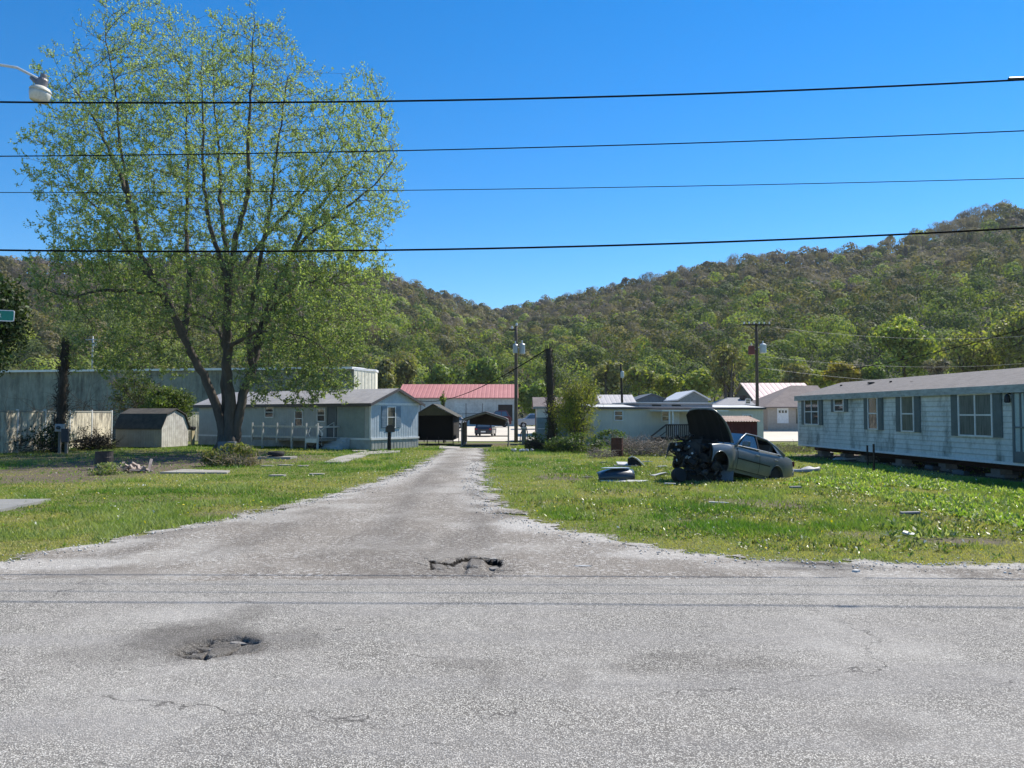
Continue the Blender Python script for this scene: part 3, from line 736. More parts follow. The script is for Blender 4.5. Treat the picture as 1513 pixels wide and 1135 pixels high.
def gable(par, L, Wd, h, rise, wm, rm, z0=0., over=.3, og=.2, th=.08, hip=(0, 0), ridge_at=.5, wallname='wall', roofname='roof', laps=0, fasc=None):
    m = MB(); yr = Wd*ridge_at
    m.box(0, 0, z0, L, Wd, h)
    if laps:
        n = int((h-z0)/laps)
        for q in range(n):
            za = z0+q*laps; m.prism([(0, 0), (1, 0), (1, 1)], 0, 0) if False else None
            b = len(m.v); m.v += [(-.002, -.022, za), (L+.002, -.022, za), (L+.002, -.003, za+laps), (-.002, -.003, za+laps), (-.002, .0, za), (L+.002, .0, za)]
            m.f += [[b, b+1, b+2, b+3], [b, b+4, b+5, b+1]]
    if not hip[0]: m.add([(0.003, .0, h), (0.003, yr, h+rise-.02), (.003, Wd, h), (.15, 0, h), (.15, yr, h+rise-.02), (.15, Wd, h)], [(0, 2, 1), (3, 4, 5), (0, 1, 4, 3), (1, 2, 5, 4)])
    if not hip[1]: m.add([(L-.003, .0, h), (L-.003, yr, h+rise-.02), (L-.003, Wd, h), (L-.15, 0, h), (L-.15, yr, h+rise-.02), (L-.15, Wd, h)], [(0, 1, 2), (3, 5, 4), (0, 3, 4, 1), (1, 4, 5, 2)])
    w = m.build(wallname, wm, par)
    r = MB(); s1 = rise/yr; s2 = rise/(Wd-yr)
    a0, a1 = -og, L+og
    F0 = (a0, -over, h-over*s1); F1 = (a1, -over, h-over*s1); B0 = (a0, Wd+over, h-over*s2); B1 = (a1, Wd+over, h-over*s2)
    r0 = (a0+hip[0]+(og if hip[0] else 0), yr, h+rise); r1 = (a1-hip[1]-(og if hip[1] else 0), yr, h+rise)
    top = [F0, F1, B1, B0, r0, r1]
    vs = [(x, y, z+th) for x, y, z in top]+[(x, y, z) for x, y, z in top]
    fs = [(0, 1, 5, 4), (2, 3, 4, 5), (6, 10, 11, 7), (8, 11, 10, 9), (0, 6, 7, 1), (1, 7, 8, 2), (2, 8, 9, 3), (3, 9, 6, 0)]
    fs = fs[:4]+[(0, 6, 7, 1), (2, 8, 9, 3)]
    fs += [(3, 0, 4), (9, 10, 6), (3, 9, 6, 0)] if hip[0] else [(0, 4, 10, 6), (4, 3, 9, 10)]
    fs += [(1, 2, 5), (7, 8, 11), (1, 7, 8, 2)] if hip[1] else [(1, 7, 11, 5), (5, 11, 8, 2)]
    r.add(vs, fs)
    ro = r.build(roofname, rm, par)
    if fasc:
        MB().box(a0, -over-.03, h-over*s1-fasc[1], a1, -over-.002, h-over*s1+th+.005).build('fascia', fasc[0], par)
    return w, ro
# ---------------- right mobile home ------------------------------------
A = G(1178, 672); A = Vector((13.4, 36.0, 0)); RZ = math.atan2(-.9976, .0693); fr = Fr(A, RZ)
rt = thing('mobile_home', 'long pale blue mobile home with grey shutters standing on open block piers', 'mobile home', A, RZ)
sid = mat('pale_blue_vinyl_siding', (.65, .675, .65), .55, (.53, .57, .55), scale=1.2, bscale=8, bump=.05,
          dirt=((.085, .11, .09), 1.0, .49, .68, (1.7, 1.0, .7)), lap_shade=(.165, .5, .62))
shin = mat('grey_shingle_roof', (.185, .17, .16), .9, (.12, .11, .105), scale=3, bscale=20, bump=.5, stretch=(1, 2, 1))
shut = mat('slate_shutter_paint', (.12, .155, .16), .6, (.09, .12, .125), scale=5)
LEN = 21.
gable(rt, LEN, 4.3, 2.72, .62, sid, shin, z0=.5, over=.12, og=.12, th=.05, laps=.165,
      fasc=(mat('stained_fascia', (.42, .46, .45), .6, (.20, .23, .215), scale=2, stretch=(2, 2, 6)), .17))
MB().box(-.03, -.035, .5, .07, .03, 2.7).build('corner_trim', trimw, rt)
MB().box(0, -.05, .44, LEN, -.0235, .52).build('bottom_trim', trimw, rt)
for (x0, y0, x1, y1, c, r, pm, sw) in [(1190, 591, 1210, 629, 2, 2, glass, .32), (1234, 591, 1247, 610, 1, 2, glass, .27), (1284, 589, 1297.5, 636, 1, 2, glass, .30),
                                        (1333, 587, 1351, 639, 1, 2, curtain, .32), (1418, 584.5, 1467, 645, 2, 2, curtain, .36)]:
    xa, z1 = fr.fx(x0, y0, -.03); xb, _ = fr.fx(x1, y1, -.03); _, za = fr.fx(x0, y1-3, -.03)
    window(rt, xa, za, xb-xa, z1-za, y=-.03, pm=pm, cols=c, rows=r, shut=shut, sw=sw, fw=.05, label='small square window' if x0 == 1234 else None)
xd, zt = fr.fx(1497, 578, -.03)
d = MB(); d.box(xd, -.09, .52, xd+.06, -.025, 2.55); d.box(xd+1.02, -.09, .52, xd+1.08, -.025, 2.55); d.box(xd+.06, -.09, 2.49, xd+1.02, -.025, 2.55)
d.box(xd+.06, -.08, .52, xd+1.02, -.03, .84); d.box(xd+.06, -.08, 1.5, xd+1.02, -.03, 1.55); d.box(xd+.28, -.078, .84, xd+.33, -.03, 2.49)
dr = d.build('storm_door', mat('grey_door_paint', (.13, .16, .17), .5), rt)
MB().box(xd+.06, -.045, .84, xd+.28, -.026, 1.5).box(xd+.06, -.045, 1.55, xd+.28, -.026, 2.49).box(xd+.33, -.045, .84, xd+.42, -.026, 2.49).build('door_panel', mat('pale_door', (.42, .52, .52), .6), dr)
MB().box(xd+.42, -.04, .84, xd+1.02, -.026, 2.49).build('door_glass', glass, dr)
x, z = fr.fx(1490, 585, -.1)
lm = MB().lathe([(.05, 0), (.09, .03), (.07, .2), (.02, .26)], 10, Matrix.Translation((x, -.14, z-.2))); lm.tube([(x, -.02, z+.05), (x, -.14, z+.1)], .02, 6)
lm.build('wall_lamp', black, rt)
for px, py, rr, hh in [(1287, 560, .14, .16), (1316, 558, .05, .15), (1243, 572, .05, .15), (1353, 556, .2, .05)]:
    x, z = fr.fx(px, py, 1.4); MB().lathe([(rr*.7, -.1), (rr*.7, hh*.6), (rr, hh*.6), (rr, hh)], 10, Matrix.Translation((x, 1.4, 3.08))).build('roof_vent', black, rt)
bm = MB()
for yy in (.75, 3.4): bm.box(.1, yy-.06, .22, LEN-.1, yy+.06, .46)
for q in range(12): bm.box(.5+q*1.75, .1, .38, .6+q*1.75, 4.2, .46)
bm.build('chassis', mat('rusty_chassis', (.05, .03, .025), .9), rt)
blk = mat('concrete_block', (.26, .25, .235), .9, (.16, .155, .15), scale=3, bscale=30, bump=.3)
for k, xx in enumerate((.9, 3.0, 4.6, 7.2, 9.8, 12.4, 15.0, 17.6)):
    for yy in (.75, 3.4):
        p_ = MB()
        for c in range(1): p_.box(xx-.42, yy-.22, -.06, xx+.42, yy+.22, .06); p_.box(xx-.2, yy-.2, .06, xx+.2, yy+.2, .22)
        p_.build('support_pier', blk, rt)
# ---------------- left mobile home ---------------------------------------
RZ2 = math.radians(-33); LL = 15.
o2 = Vector((-7.6-.839*LL, 41.5+.545*LL, 0)); fl = Fr(o2, RZ2)
lt = thing('mobile_home', 'grey blue mobile home with a front porch beside the big tree', 'mobile home', o2, RZ2)
vert = mat('blue_grey_panel_siding', (.42, .445, .43), .6, (.33, .35, .34), scale=1.5, bscale=6, ribs=('X', 5.), ribdepth=.015,
           dirt=((.16, .19, .17), 1.2, .58, .8, (3, 3, .5)))
vertY = mat('blue_grey_end_siding', (.44, .51, .56), .6, (.36, .42, .46), scale=1.5, bscale=6, ribs=('Y', 5.), ribdepth=.015)
roofm = mat('faded_metal_roof', (.36, .345, .35), .75, (.27, .26, .265), scale=1, bscale=5, ribs=('X', 1.2), ribdepth=.02)
gable(lt, LL, 3.94, 2.52, .75, vert, roofm, z0=.0, over=.28, og=.25, th=.07, fasc=(mat('dark_fascia', (.10, .09, .09), .7), .1))
e = MB().box(LL+.004, .02, .60, LL+.02, 3.92, 2.5).add([(LL+.004, .0, 2.52), (LL+.02, .0, 2.52), (LL+.02, 1.97, 3.24), (LL+.004, 1.97, 3.24), (LL+.02, 3.94, 2.52), (LL+.004, 3.94, 2.52)], [(0, 1, 2, 3), (3, 2, 4, 5), (1, 4, 2), (0, 5, 4, 1)])
e.build('end_panel', vertY, lt)
MB().box(LL+.004, -.03, .50, LL+.07, 3.97, .60).box(-.02, -.03, .50, LL, -.004, .60).box(LL, -.03, .50, LL+.004, -.004, .6).build('belt_trim', trimw, lt)
MB().box(LL-.06, -.05, .6, LL+.05, -.004, 2.36).box(LL+.022, -.05, 2.40, LL+.05, 3.96, 2.52).build('corner_post', trimw, lt)
MB().box(LL+.004, .0, -.05, LL+.03, 3.94, .50).build('skirting', mat('galvanised_skirting', (.36, .38, .37), .6, (.22, .22, .2), scale=2, ribs=('Y', 4.), ribdepth=.02), lt)
MB().box(.0, -.03, -.05, LL, -.004, .50).build('skirting', mat('dull_front_skirting', (.40, .42, .40), .7, (.28, .28, .26), scale=2), lt)
# barge boards
for s in (0, 1):
    y0, z0, y1, z1 = (-.3, 2.44, 1.97, 3.32) if s == 0 else (4.24, 2.44, 1.97, 3.32)
    MB().add([(LL+.25, y0, z0-.12), (LL+.29, y0, z0-.12), (LL+.29, y1, z1-.12), (LL+.25, y1, z1-.12), (LL+.25, y0, z0+.03), (LL+.29, y0, z0+.03), (LL+.29, y1, z1+.03), (LL+.25, y1, z1+.03)],
             [(0, 1, 2, 3), (4, 7, 6, 5), (0, 4, 5, 1), (1, 5, 6, 2), (2, 6, 7, 3), (3, 7, 4, 0)]).build('barge_board', MC['dark_fascia'], lt)
y0, z1 = fl.ex(572.5, 602, LL+.03); y1, z0 = fl.ex(583, 631, LL+.03)
window(lt, 0, 0, y1-y0, z1-z0, rz=PI/2, pos=(LL+.03, y0, z0), shut=mat('slate_blue_shutter', (.20, .27, .33), .6), sw=.42)
for (x0, ya, x1, yb, c) in [(393, 602, 404, 616, 1), (437, 608, 447, 629, 1), (470, 605, 480, 622, 1)]:
    xa, z1 = fl.fx(x0, ya); xb, z0 = fl.fx(x1, yb); window(lt, xa, z0, xb-xa, z1-z0, y=-.005)
xa, z1 = fl.fx(485, 603); xb, _ = fl.fx(497, 603)
dd = MB().box(xa-.06, -.06, .62, xa, -.004, 2.3).box(xb, -.06, .62, xb+.06, -.004, 2.3).box(xa-.06, -.06, 2.3, xb+.06, -.004, 2.36).build('door_frame', MC['slate_shutter_paint'], lt)
MB().box(xa, -.03, .62, xb, -.006, 2.3).build('door', mat('dark_slate_door', (.09, .11, .12), .5), dd)
xa, _ = fl.fx(500.5, 600); xb, _ = fl.fx(541, 600)
MB().box(xa, -.028, .62, xb-.1, -.006, 2.34).build('porch_panel', mat('shaded_grey_green', (.26, .31, .29), .8, (.21, .25, .24), scale=2, ribs=('X', 3.), ribdepth=.01), lt)  # panel toned darker than the siding, for the shade of the porch
# porch: a thing of its own
pc = thing('porch', 'grey timber porch deck with open railing in front of the grey blue mobile home', 'porch', o2, RZ2)
xa, _ = fl.fx(373, 640, -1.7); xb, _ = fl.fx(470, 640, -1.7)
MB().box(xa, -1.7, .44, xb, -.10, .58).build('deck', wood, pc)
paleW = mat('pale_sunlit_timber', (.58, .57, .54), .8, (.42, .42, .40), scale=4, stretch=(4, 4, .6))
for k, px in enumerate((373.5, 389, 410, 432, 453, 470)):
    x, _ = fl.fx(px, 640, -1.66); _, zt = fl.fx(px, 617, -1.66)
    MB().box(x-.045, -1.74, -.03 if k in (1, 3, 4, 5) else .30, x+.045, -1.65, 1.42).build('post', paleW, pc)
for zz, nm in ((.585, 'bottom_rail'), (1.16, 'top_rail')): MB().box(xa, -1.65, zz, xb, -1.61, zz+.10).build(nm, paleW, pc)
for q in (xa, xb-.05): MB().box(q, -1.6, 1.16, q+.05, -.12, 1.24).build('side_rail', paleW, pc)
x, _ = fl.fx(461, 649, -1.75); MB().box(x-.5, -1.76, .36, x+.35, -1.745, .585).build('loose_board', trimw, pc)
# steps
sx, _ = fl.fx(492, 655, -.8); sp_o = fl.M @ Vector((sx, -.06, 0))
st = thing('steps', 'pale blue grey concrete steps up to the dark door of the porch', 'steps', sp_o, RZ2)
m = MB()
for k in range(4): m.box(-.55, -1.15+k*.28, -.03, .55, -1.15+(k+1)*.28-.0 if k < 3 else -.02, .14*(k+1))
m.build('treads', mat('pale_step_concrete', (.44, .50, .54), .8), st, bevel=.01)
MB().tube([(-.5, -1.1, .1), (-.5, -1.1, 1.05), (-.5, -.2, 1.45), (-.5, -.2, .56)], .022, 6).build('handrail', trimw, st)
# folded walker / trolley beside the steps
wp = fl.M @ Vector((sx-.75, -1.3, 0)); wk = thing('folding_trolley', 'black folding trolley with white curved handles parked at the foot of the porch', 'trolley', wp, RZ2)
MB().tube([(-.35, -.1, 1.15), (-.4, -.2, .85), (-.15, -.25, .55)], .028, 8).build('handle', trimw, wk)
MB().tube([(-.05, .0, 1.3), (.3, .05, .95), (.42, .05, .85), (.40, .0, .7)], .035, 8).build('handle', trimw, wk)
m = MB(); m.tube([(-.15, -.25, .55), (.4, 0, .7)], .03, 6); m.tube([(-.1, -.2, .6), (.3, .1, .15)], .03, 6); m.tube([(-.2, .1, .15), (.35, -.1, .75)], .03, 6); m.box(-.25, -.3, .35, .3, .1, .55); m.box(-.35, -.35, .08, .35, .2, .16)
m.build('frame', black, wk)
for dx in (-.28, .28):
    m = MB().lathe([(.12, -.03), (.14, 0), (.12, .03)], 16, Matrix.Translation((dx, -.38, .14)) @ R3(PI/2)); m.build('wheel', tyre_m, wk)
# ---------------- mailbox ---------------------------------------------
mp_ = G(575, 665.5); mbx = thing('mailbox', 'black mailbox on a thick dark post beside the driveway walkway', 'mailbox', mp_, .2)
MB().box(-.09, -.09, -.05, .09, .09, .95).build('post', mat('tarred_post', (.02, .018, .016), .9), mbx, bevel=.01)
prof = [(-.23, 0), (.23, 0), (.23, .18)]+[(.23*math.cos(a), .18+.20*math.sin(a)) for a in np.linspace(.2, PI-.2, 9)]+[(-.23, .18)]
bx = MB().prism(prof, -.30, .30).build('box', black, mbx, loc=(.04, 0, .96))
MB().prism([(x*.94, z*.94+.01) for x, z in prof], -.315, -.302).build('door', mat('black_mailbox_door', (.02, .02, .02), .35), bx)
MB().box(.232, -.2, .1, .24, -.16, .34).build('flag', mat('faded_red', (.16, .05, .04), .6), bx)
# ---------------- warehouse ---------------------------------------------
wz = math.radians(-9); c0 = W(522, 600, 70.); Lw = 62.
ow = Vector((c0.x-Lw*math.cos(wz), 70.-Lw*math.sin(wz), -.5)); fw_ = Fr(ow, wz)
wh = thing('warehouse', 'long green metal warehouse with a white roof edge behind the panel fence', 'warehouse', ow, wz)
wm_ = mat('green_corrugated_wall', (.29, .30, .25), .65, (.19, .20, .165), scale=.6, bscale=3, ribs=('X', 2.2), ribdepth=.03, dirt=((.06, .06, .05), .5, .46, .66, (2.5, 2.5, .6)))
gable(wh, Lw, 5, 6.50, .06, wm_, mat('white_metal_roof', (.80, .81, .82), .5, ribs=('X', 1.0), ribdepth=.03), over=.35, og=.0, th=.2)
MB().slab([(Lw+.02, .0), (Lw+1.16, 2.9), (Lw+.66, 4.98), (Lw+.02, 4.98)], 6.42, 6.62).build('end_wedge_roof', MC['white_metal_roof'], wh)  # roof over the added end wedge
MB().slab([(Lw+.02, .06), (Lw+1.1, 2.9), (Lw+.6, 4.9), (Lw+.02, 4.9)], 0, 6.41).build('cream_end_wedge', mat('cream_corrugated_wall', (.80, .76, .62), .7, ribs=('Y', 2.2), ribdepth=.03), wh)  # wedge added at the end, its face turned to catch the sun
MB().tube([(Lw+.0, -.15, 0), (Lw-2.3, -.15, 6.3)], .12, 8).build('downpipe', mat('brown_downpipe', (.06, .05, .05), .6), wh)
for q in (7., 4.): MB().box(Lw-q, -.05, 2, Lw-q+.1, -.005, 6.1).build('wall_seam', MC['dark_fascia'], wh)
# ---------------- panel fence -------------------------------------------
def panel_fence(name, label, p0, p1, h, bays, m):
    ang = math.atan2(p1.y-p0.y, p1.x-p0.x); L_ = (p1-p0).length; f = thing(name, label, 'fence', p0, ang)
    for k in range(bays):
        a, b = L_*k/bays, L_*(k+1)/bays
        MB().box(a+.05, -.02, .02, b-.05, .02, h-.06+random.uniform(-.04, .03)).build('panel', m, f)
    for k in range(bays+1): MB().box(L_*k/bays-.05, -.05, -.05, L_*k/bays+.05, .05, h+.02).build('post', white, f)
    MB().box(.05, -.045, h-.12, L_-.05, -.022, h-.04).build('top_rail', mat('grimy_fence_post', (.34, .33, .29), .8), f)
fpm = mat('pale_stained_panel', (.88, .80, .62), .8, (.50, .45, .35), scale=1, ribs=('X', 5), ribdepth=.012, dirt=((.10, .09, .075), 1.2, .42, .62, (2, 2, .6)))  # dark blotches: stains, strengthened to stand in for the deep shade there
panel_fence('panel_fence', 'tall stained pale panel fence left of the shed', Vector((-24.4, 29., 0)), Vector((-24.6, 47.3, 0)), 2.12, 8, fpm)
panel_fence('panel_fence', 'short run of pale panel fence between shed and tree', G(262, 653)+Vector((0, .6, 0)), G(293, 652)+Vector((0, .6, 0)), 2.1, 1, fpm)
# ---------------- barn shed ---------------------------------------------
sc = G(238, 661); so2 = Vector((sc.x-3.0*math.cos(math.radians(-12)), sc.y+3.0*math.sin(math.radians(12)), 0)); sz = math.radians(-14)
sh = thing('garden_shed', 'small barn shaped garden shed with dark shingle roof left of the tree', 'shed', so2, sz)
fs_ = Fr(so2, sz); SL = 3.05
g = [(0, 0), (2.4, 0), (2.4, 1.15), (2.0, 1.85), (1.2, 2.15), (.4, 1.85), (0, 1.15)]
shedm = mat('shed_plank_wall', (.38, .34, .28), .85, (.28, .25, .20), scale=2, ribs=('X', 6), ribdepth=.012)
MB().add([(0, y, z) for y, z in g]+[(SL, y, z) for y, z in g], [tuple(range(7))[::-1], tuple(range(7, 14))]+[(i, (i+1) % 7, 7+(i+1) % 7, 7+i) for i in range(7)]).build('wall', shedm, sh)
ge = [(.04, 0), (2.36, 0), (2.36, 1.13), (1.97, 1.82), (1.2, 2.11), (.43, 1.82), (.04, 1.13)]
MB().add([(SL+.004, y, z) for y, z in ge]+[(SL+.03, y, z) for y, z in ge], [tuple(range(7))[::-1], tuple(range(7, 14))]+[(i, (i+1) % 7, 7+(i+1) % 7, 7+i) for i in range(7)]).build('end_wall', mat('sunlit_plank_end', (.66, .64, .60), .8, (.40, .37, .33), scale=3, ribs=('Y', 6), ribdepth=.012), sh)  # paler copy of the planks, with the dappled sun on this end painted in
m = MB()
rf = [(-.1, 1.02), (.4, 1.87), (1.2, 2.18), (2.0, 1.87), (2.5, 1.02)]
for i in range(4):
    (ya, za), (yb, zb) = rf[i], rf[i+1]
    m.add([(-.1, ya, za), (SL+.12, ya, za), (SL+.12, yb, zb), (-.1, yb, zb), (-.1, ya, za+.06), (SL+.12, ya, za+.06), (SL+.12, yb, zb+.06), (-.1, yb, zb+.06)], [(3, 2, 1, 0), (4, 5, 6, 7), (0, 1, 5, 4), (1, 2, 6, 5), (2, 3, 7, 6), (3, 0, 4, 7)])
m.build('roof', mat('dark_mossy_shingle', (.05, .046, .042), .95, (.10, .09, .075), scale=3, bscale=18, bump=.6), sh)
# ---------------- shelter and carport -----------------------------------
oS = Vector((W(612, 640, 48).x, 48., 0)); shl = thing('storage_canopy', 'dark enclosed storage canopy with olive peaked front beside the grey blue mobile home', 'canopy', oS)
olive = mat('olive_brown_canvas', (.085, .075, .035), .85, (.05, .045, .025), scale=2); dkc = mat('black_canvas', (.012, .011, .010), .9, bump=.2)
fS = Fr(oS); wS = fS.fx(670.5, 640)[0]; pk = fS.fx(639, 597.5)[1]; ev = fS.fx(612, 614)[1]
MB().box(.03, .02, .28, .06, 5.2, ev).box(wS-.06, .02, .28, wS-.03, 5.2, ev).box(.06, 5.15, .28, wS-.06, 5.2, ev).build('side_canvas', dkc, shl)
MB().add([(0, 0, ev), (wS, 0, ev), (wS*.47, 0, pk-.03), (0, .03, ev), (wS, .03, ev), (wS*.47, .03, pk-.03)], [(0, 1, 2), (3, 5, 4), (0, 3, 4, 1), (1, 4, 5, 2), (2, 5, 3, 0)]).build('front_gable', olive, shl)
MB().box(.06, 1.2, .28, wS-.06, 1.25, ev-.02).build('shade_sheet', dkc, shl)  # black sheet across the inside, standing in for its deep shade
MB().add([(-.15, -.1, ev-.08), (wS*.47, -.1, pk), (wS+.2, -.1, ev-.1), (-.15, 5.3, ev-.08), (wS*.47, 5.3, pk), (wS+.2, 5.3, ev-.1)]+[(-.15, -.1, ev-.04), (wS*.47, -.1, pk+.04), (wS+.2, -.1, ev-.06), (-.15, 5.3, ev-.04), (wS*.47, 5.3, pk+.04), (wS+.2, 5.3, ev-.06)],
         [(0, 1, 4, 3), (1, 2, 5, 4), (6, 9, 10, 7), (7, 10, 11, 8), (0, 6, 7, 1), (1, 7, 8, 2), (3, 4, 10, 9), (4, 5, 11, 10), (0, 3, 9, 6), (2, 8, 11, 5)]).build('roof', mat('grey_canvas_roof', (.075, .07, .055), .9), shl)
for x in (.04, wS*.33, wS*.62, wS-.04):
    for y in (.0, 5.1): MB().tube([(x, y, -.05), (x, y, ev-.02 if x in (.04,) or x > wS-.1 else .5)], .03, 6).build('leg', black, shl)
MB().box(.05, -.02, .24, wS-.05, .02, .32).build('floor_rail', black, shl)
oC = Vector((W(682, 640, 46.).x, 46., 0)); cp = thing('metal_carport', 'open metal carport frame with rounded corners at the end of the driveway', 'carport', oC)
fC = Fr(oC); wC = fC.fx(751, 640)[0]; evC = fC.fx(700, 620)[1]; pkC = fC.fx(716, 610)[1]
def hoop(y, w, sh=0.): return [(sh, y, -.03), (sh, y, evC-.25), (sh+.06, y, evC-.08), (sh+.22, y, evC+.02), (w*.5, y, pkC), (w-sh-.22, y, evC+.02), (w-sh-.06, y, evC-.08), (w-sh, y, evC-.25), (w-sh, y, -.03)]
tub = mat('pale_tube_steel', (.33, .31, .29), .5, (.22, .2, .18), metal=.3, scale=4)
for y in (0., 2.5, 5.): MB().tube(hoop(y, wC), .04, 6).build('hoop', tub, cp)
MB().tube([(0, 0, .02), (0, 5, .02)], .04, 6).tube([(wC, 0, .02), (wC, 5, .02)], .04, 6).tube([(0, 5, .45), (wC, 5, .45)], .04, 6).build('base_rail', tub, cp)
h1 = hoop(0, wC+.1)[2:7]; m = MB()
vs = [(x-.05, -.12, z+.05) for x, _, z in h1]+[(x-.05, 5.1, z+.05) for x, _, z in h1]+[(x-.05, -.12, z+.08) for x, _, z in h1]+[(x-.05, 5.1, z+.08) for x, _, z in h1]
fs = []
for i in range(4): fs += [(i, i+5, i+6, i+1), (i+10, i+11, i+16, i+15), (i, i+1, i+11, i+10), (i+5, i+15, i+16, i+6)]
m.add(vs, fs).build('roof', mat('dark_metal_sheet', (.09, .075, .065), .6, (.05, .04, .04), scale=3), cp)
MB().box(.0-.03, .1, .02, .0, 5.0, evC-.2).build('side_panel', mat('black_side_sheet', (.02, .02, .02), .7), cp)
MB().add([(.2, 5.06, evC-.35), (wC-.2, 5.06, evC-.45), (wC-.2, 5.06, evC), (wC/2, 5.06, pkC), (.2, 5.06, evC), (.2, 5.1, evC-.35), (wC-.2, 5.1, evC-.45), (wC-.2, 5.1, evC), (wC/2, 5.1, pkC), (.2, 5.1, evC)],
         [(0, 1, 2, 3, 4), (9, 8, 7, 6, 5)]+[(i, i+5, (i+1) % 5+5, (i+1) % 5) for i in range(5)]).build('rear_gable', MC['dark_metal_sheet'], cp)
# ---------------- far buildings -----------------------------------------
def house(name, label, px0, px1, d, yeave, yridge, dp, wm, rm, rz=0., hip=(0, 0), over=.3, cat='house', og=.3, doors=(), wins=(), chim=None, ribs=None):
    z0 = gzf(d); z0 = -.55 if d > 115 else z0
    p0 = W(px0, 600, d); f = Fr((p0.x, d, z0), rz); Lh = f.fx(px1, 600)[0]
    h = f.fx((px0+px1)/2, yeave)[1]; r = W(px0, yridge, d+dp/2).z-z0
    t_ = thing(name, label, cat, (p0.x, d, z0), rz)
    w, ro = gable(t_, Lh, dp, h, max(r-h, .2), wm, rm, over=over, og=og, hip=hip, th=.12)
    for (a, b, c, e, m_) in doors:
        xa, zb = f.fx(a, b); xb, za = f.fx(c, e); za = max(za, .02); k = MB().box(xa, -.05, za, xb, -.006, zb).build('garage_door' if m_ == 'g' else 'door', trimw if m_ == 'g' else m_, t_)
        if m_ == 'g':
            g_ = MB()
            for q in range(3): g_.box(xa+(xb-xa)*(.14+q*.27), -.07, zb-.62, xa+(xb-xa)*(.32+q*.27), -.051, zb-.3)
            g_.build('window', glass, k)
    for (a, b, c, e) in wins:
        xa, zb = f.fx(a, b); xb, za = f.fx(c, e); window(t_, xa, za, xb-xa, zb-za, y=-.005)
    if chim:
        xa, zt = f.fx(chim[0], chim[1], dp*.35); MB().box(xa-.35, dp*.35-.35, h, xa+.35, dp*.35+.35, zt).build('chimney', darkwood, ro)
    return t_, f, h
redroof = mat('faded_red_metal_roof', (.46, .18, .165), .65, (.40, .15, .135), scale=.5, ribs=('X', 1.5), ribdepth=.03)
gw = mat('weathered_grey_white_wall', (.62, .61, .60), .8, (.42, .41, .40), scale=.6, bscale=3, ribs=('X', 1.2), ribdepth=.02, dirt=((.14, .11, .09), .7, .56, .75, (1.2, 1.2, 1.5)))
t_, f, h = house('metal_building', 'long grey building with a faded red metal roof', 588, 763, 118, 588, 569, 14, gw, redroof, cat='building',
                 doors=[(736, 598, 757, 622, mat('brown_dark_opening', (.05, .035, .03), .8)), (672, 596, 687, 620, white)])
MB().box(5, -.06, 2.6, 5.9, -.01, 3.0).box(9.0, -.05, 2.5, 13.6, -.01, 2.56).build('sign_board', MC['dark_fascia'], t_)
for q in (3.4, 7.1, 10.4, 12.9): MB().box(q, -.03, .1, q+.08, -.006, 4.1).build('wall_seam', MC['dark_fascia'], t_)
beige = mat('tan_stucco', (.42, .37, .31), .8); brownroof = mat('brown_shingle_roof', (.20, .165, .155), .9, (.14, .115, .11), scale=1, bscale=6)
house('farm_building', 'tall building with a pink striped metal roof behind the garage', 1121, 1215, 118, 597, 567, 16, mat('dull_brown_wall', (.17, .145, .12), .8), mat('pink_metal_roof', (.60, .44, .42), .6, (.53, .38, .36), scale=.6, ribs=('X', 1.2), ribdepth=.04), cat='building', og=.4)  # walls in a plain dull brown
house('garage', 'tan garage with brown roof and white door beside the right mobile home', 1134, 1230, 98, 600, 571, 12, beige, brownroof, hip=(5.2, 0), doors=[(1148, 603, 1165, 625.5, 'g'), (1176, 604, 1184, 626, glass)], cat='garage', og=.5, over=.5)
house('house', 'small grey house with a dark chimney behind the rusty shed', 1062, 1112, 92, 599, 589, 7, mat('grey_clapboard', (.36, .36, .35), .8), mat('grey_far_roof', (.30, .30, .31), .9), chim=(1098, 584), hip=(2., 0), wins=[(1102, 590, 1108, 596)])
house('house', 'low house under a light grey metal roof left of the thin pole', 889, 938, 78, 597, 585, 6, beige, mat('light_grey_metal', (.46, .44, .44), .7, ribs=('X', 2), ribdepth=.02), og=.2)
blue = mat('blue_grey_gable', (.13, .17, .20), .7)
def endhouse(label, px0, px1, d, yeave, ypk, lit):
    """gable end turned to the street"""
    z0 = gzf(d) if d < 115 else -.55; a = W(px0, yeave, d); b_ = W(px1, yeave, d); pkz = W((px0+px1)/2, ypk, d).z-z0; h = a.z-z0; w = b_.x-a.x
    t_ = thing('house', label, 'house', (b_.x, d, z0), PI/2)
    # local x runs away from the viewer, front (-y) faces right
    gable(t_, 9., w, h, pkz-h, blue, lit, over=.3, og=.3, th=.15)
    return t_
endhouse('dark blue house gable with one pale roof edge left of the bare tree', 1004, 1046, 88, 590, 578.5, mat('sunlit_roof_edge', (.62, .64, .66), .6))  # roof coloured pale to paint the sun on its edge
endhouse('low dark blue gable roof between light grey roof and pale roof edge', 943, 984, 96, 591, 583, mat('dark_slate_roof', (.10, .12, .14), .7))
endhouse('dark house gable half hidden behind the vine covered pole', 795, 838, 84, 598, 584, MC['dark_slate_roof'])
house('shed', 'low brown shed with lean roof behind the small white trailer', 793, 832, 66, 602, 589, 5, mat('brown_plank', (.11, .06, .045), .9), brownroof, cat='shed')
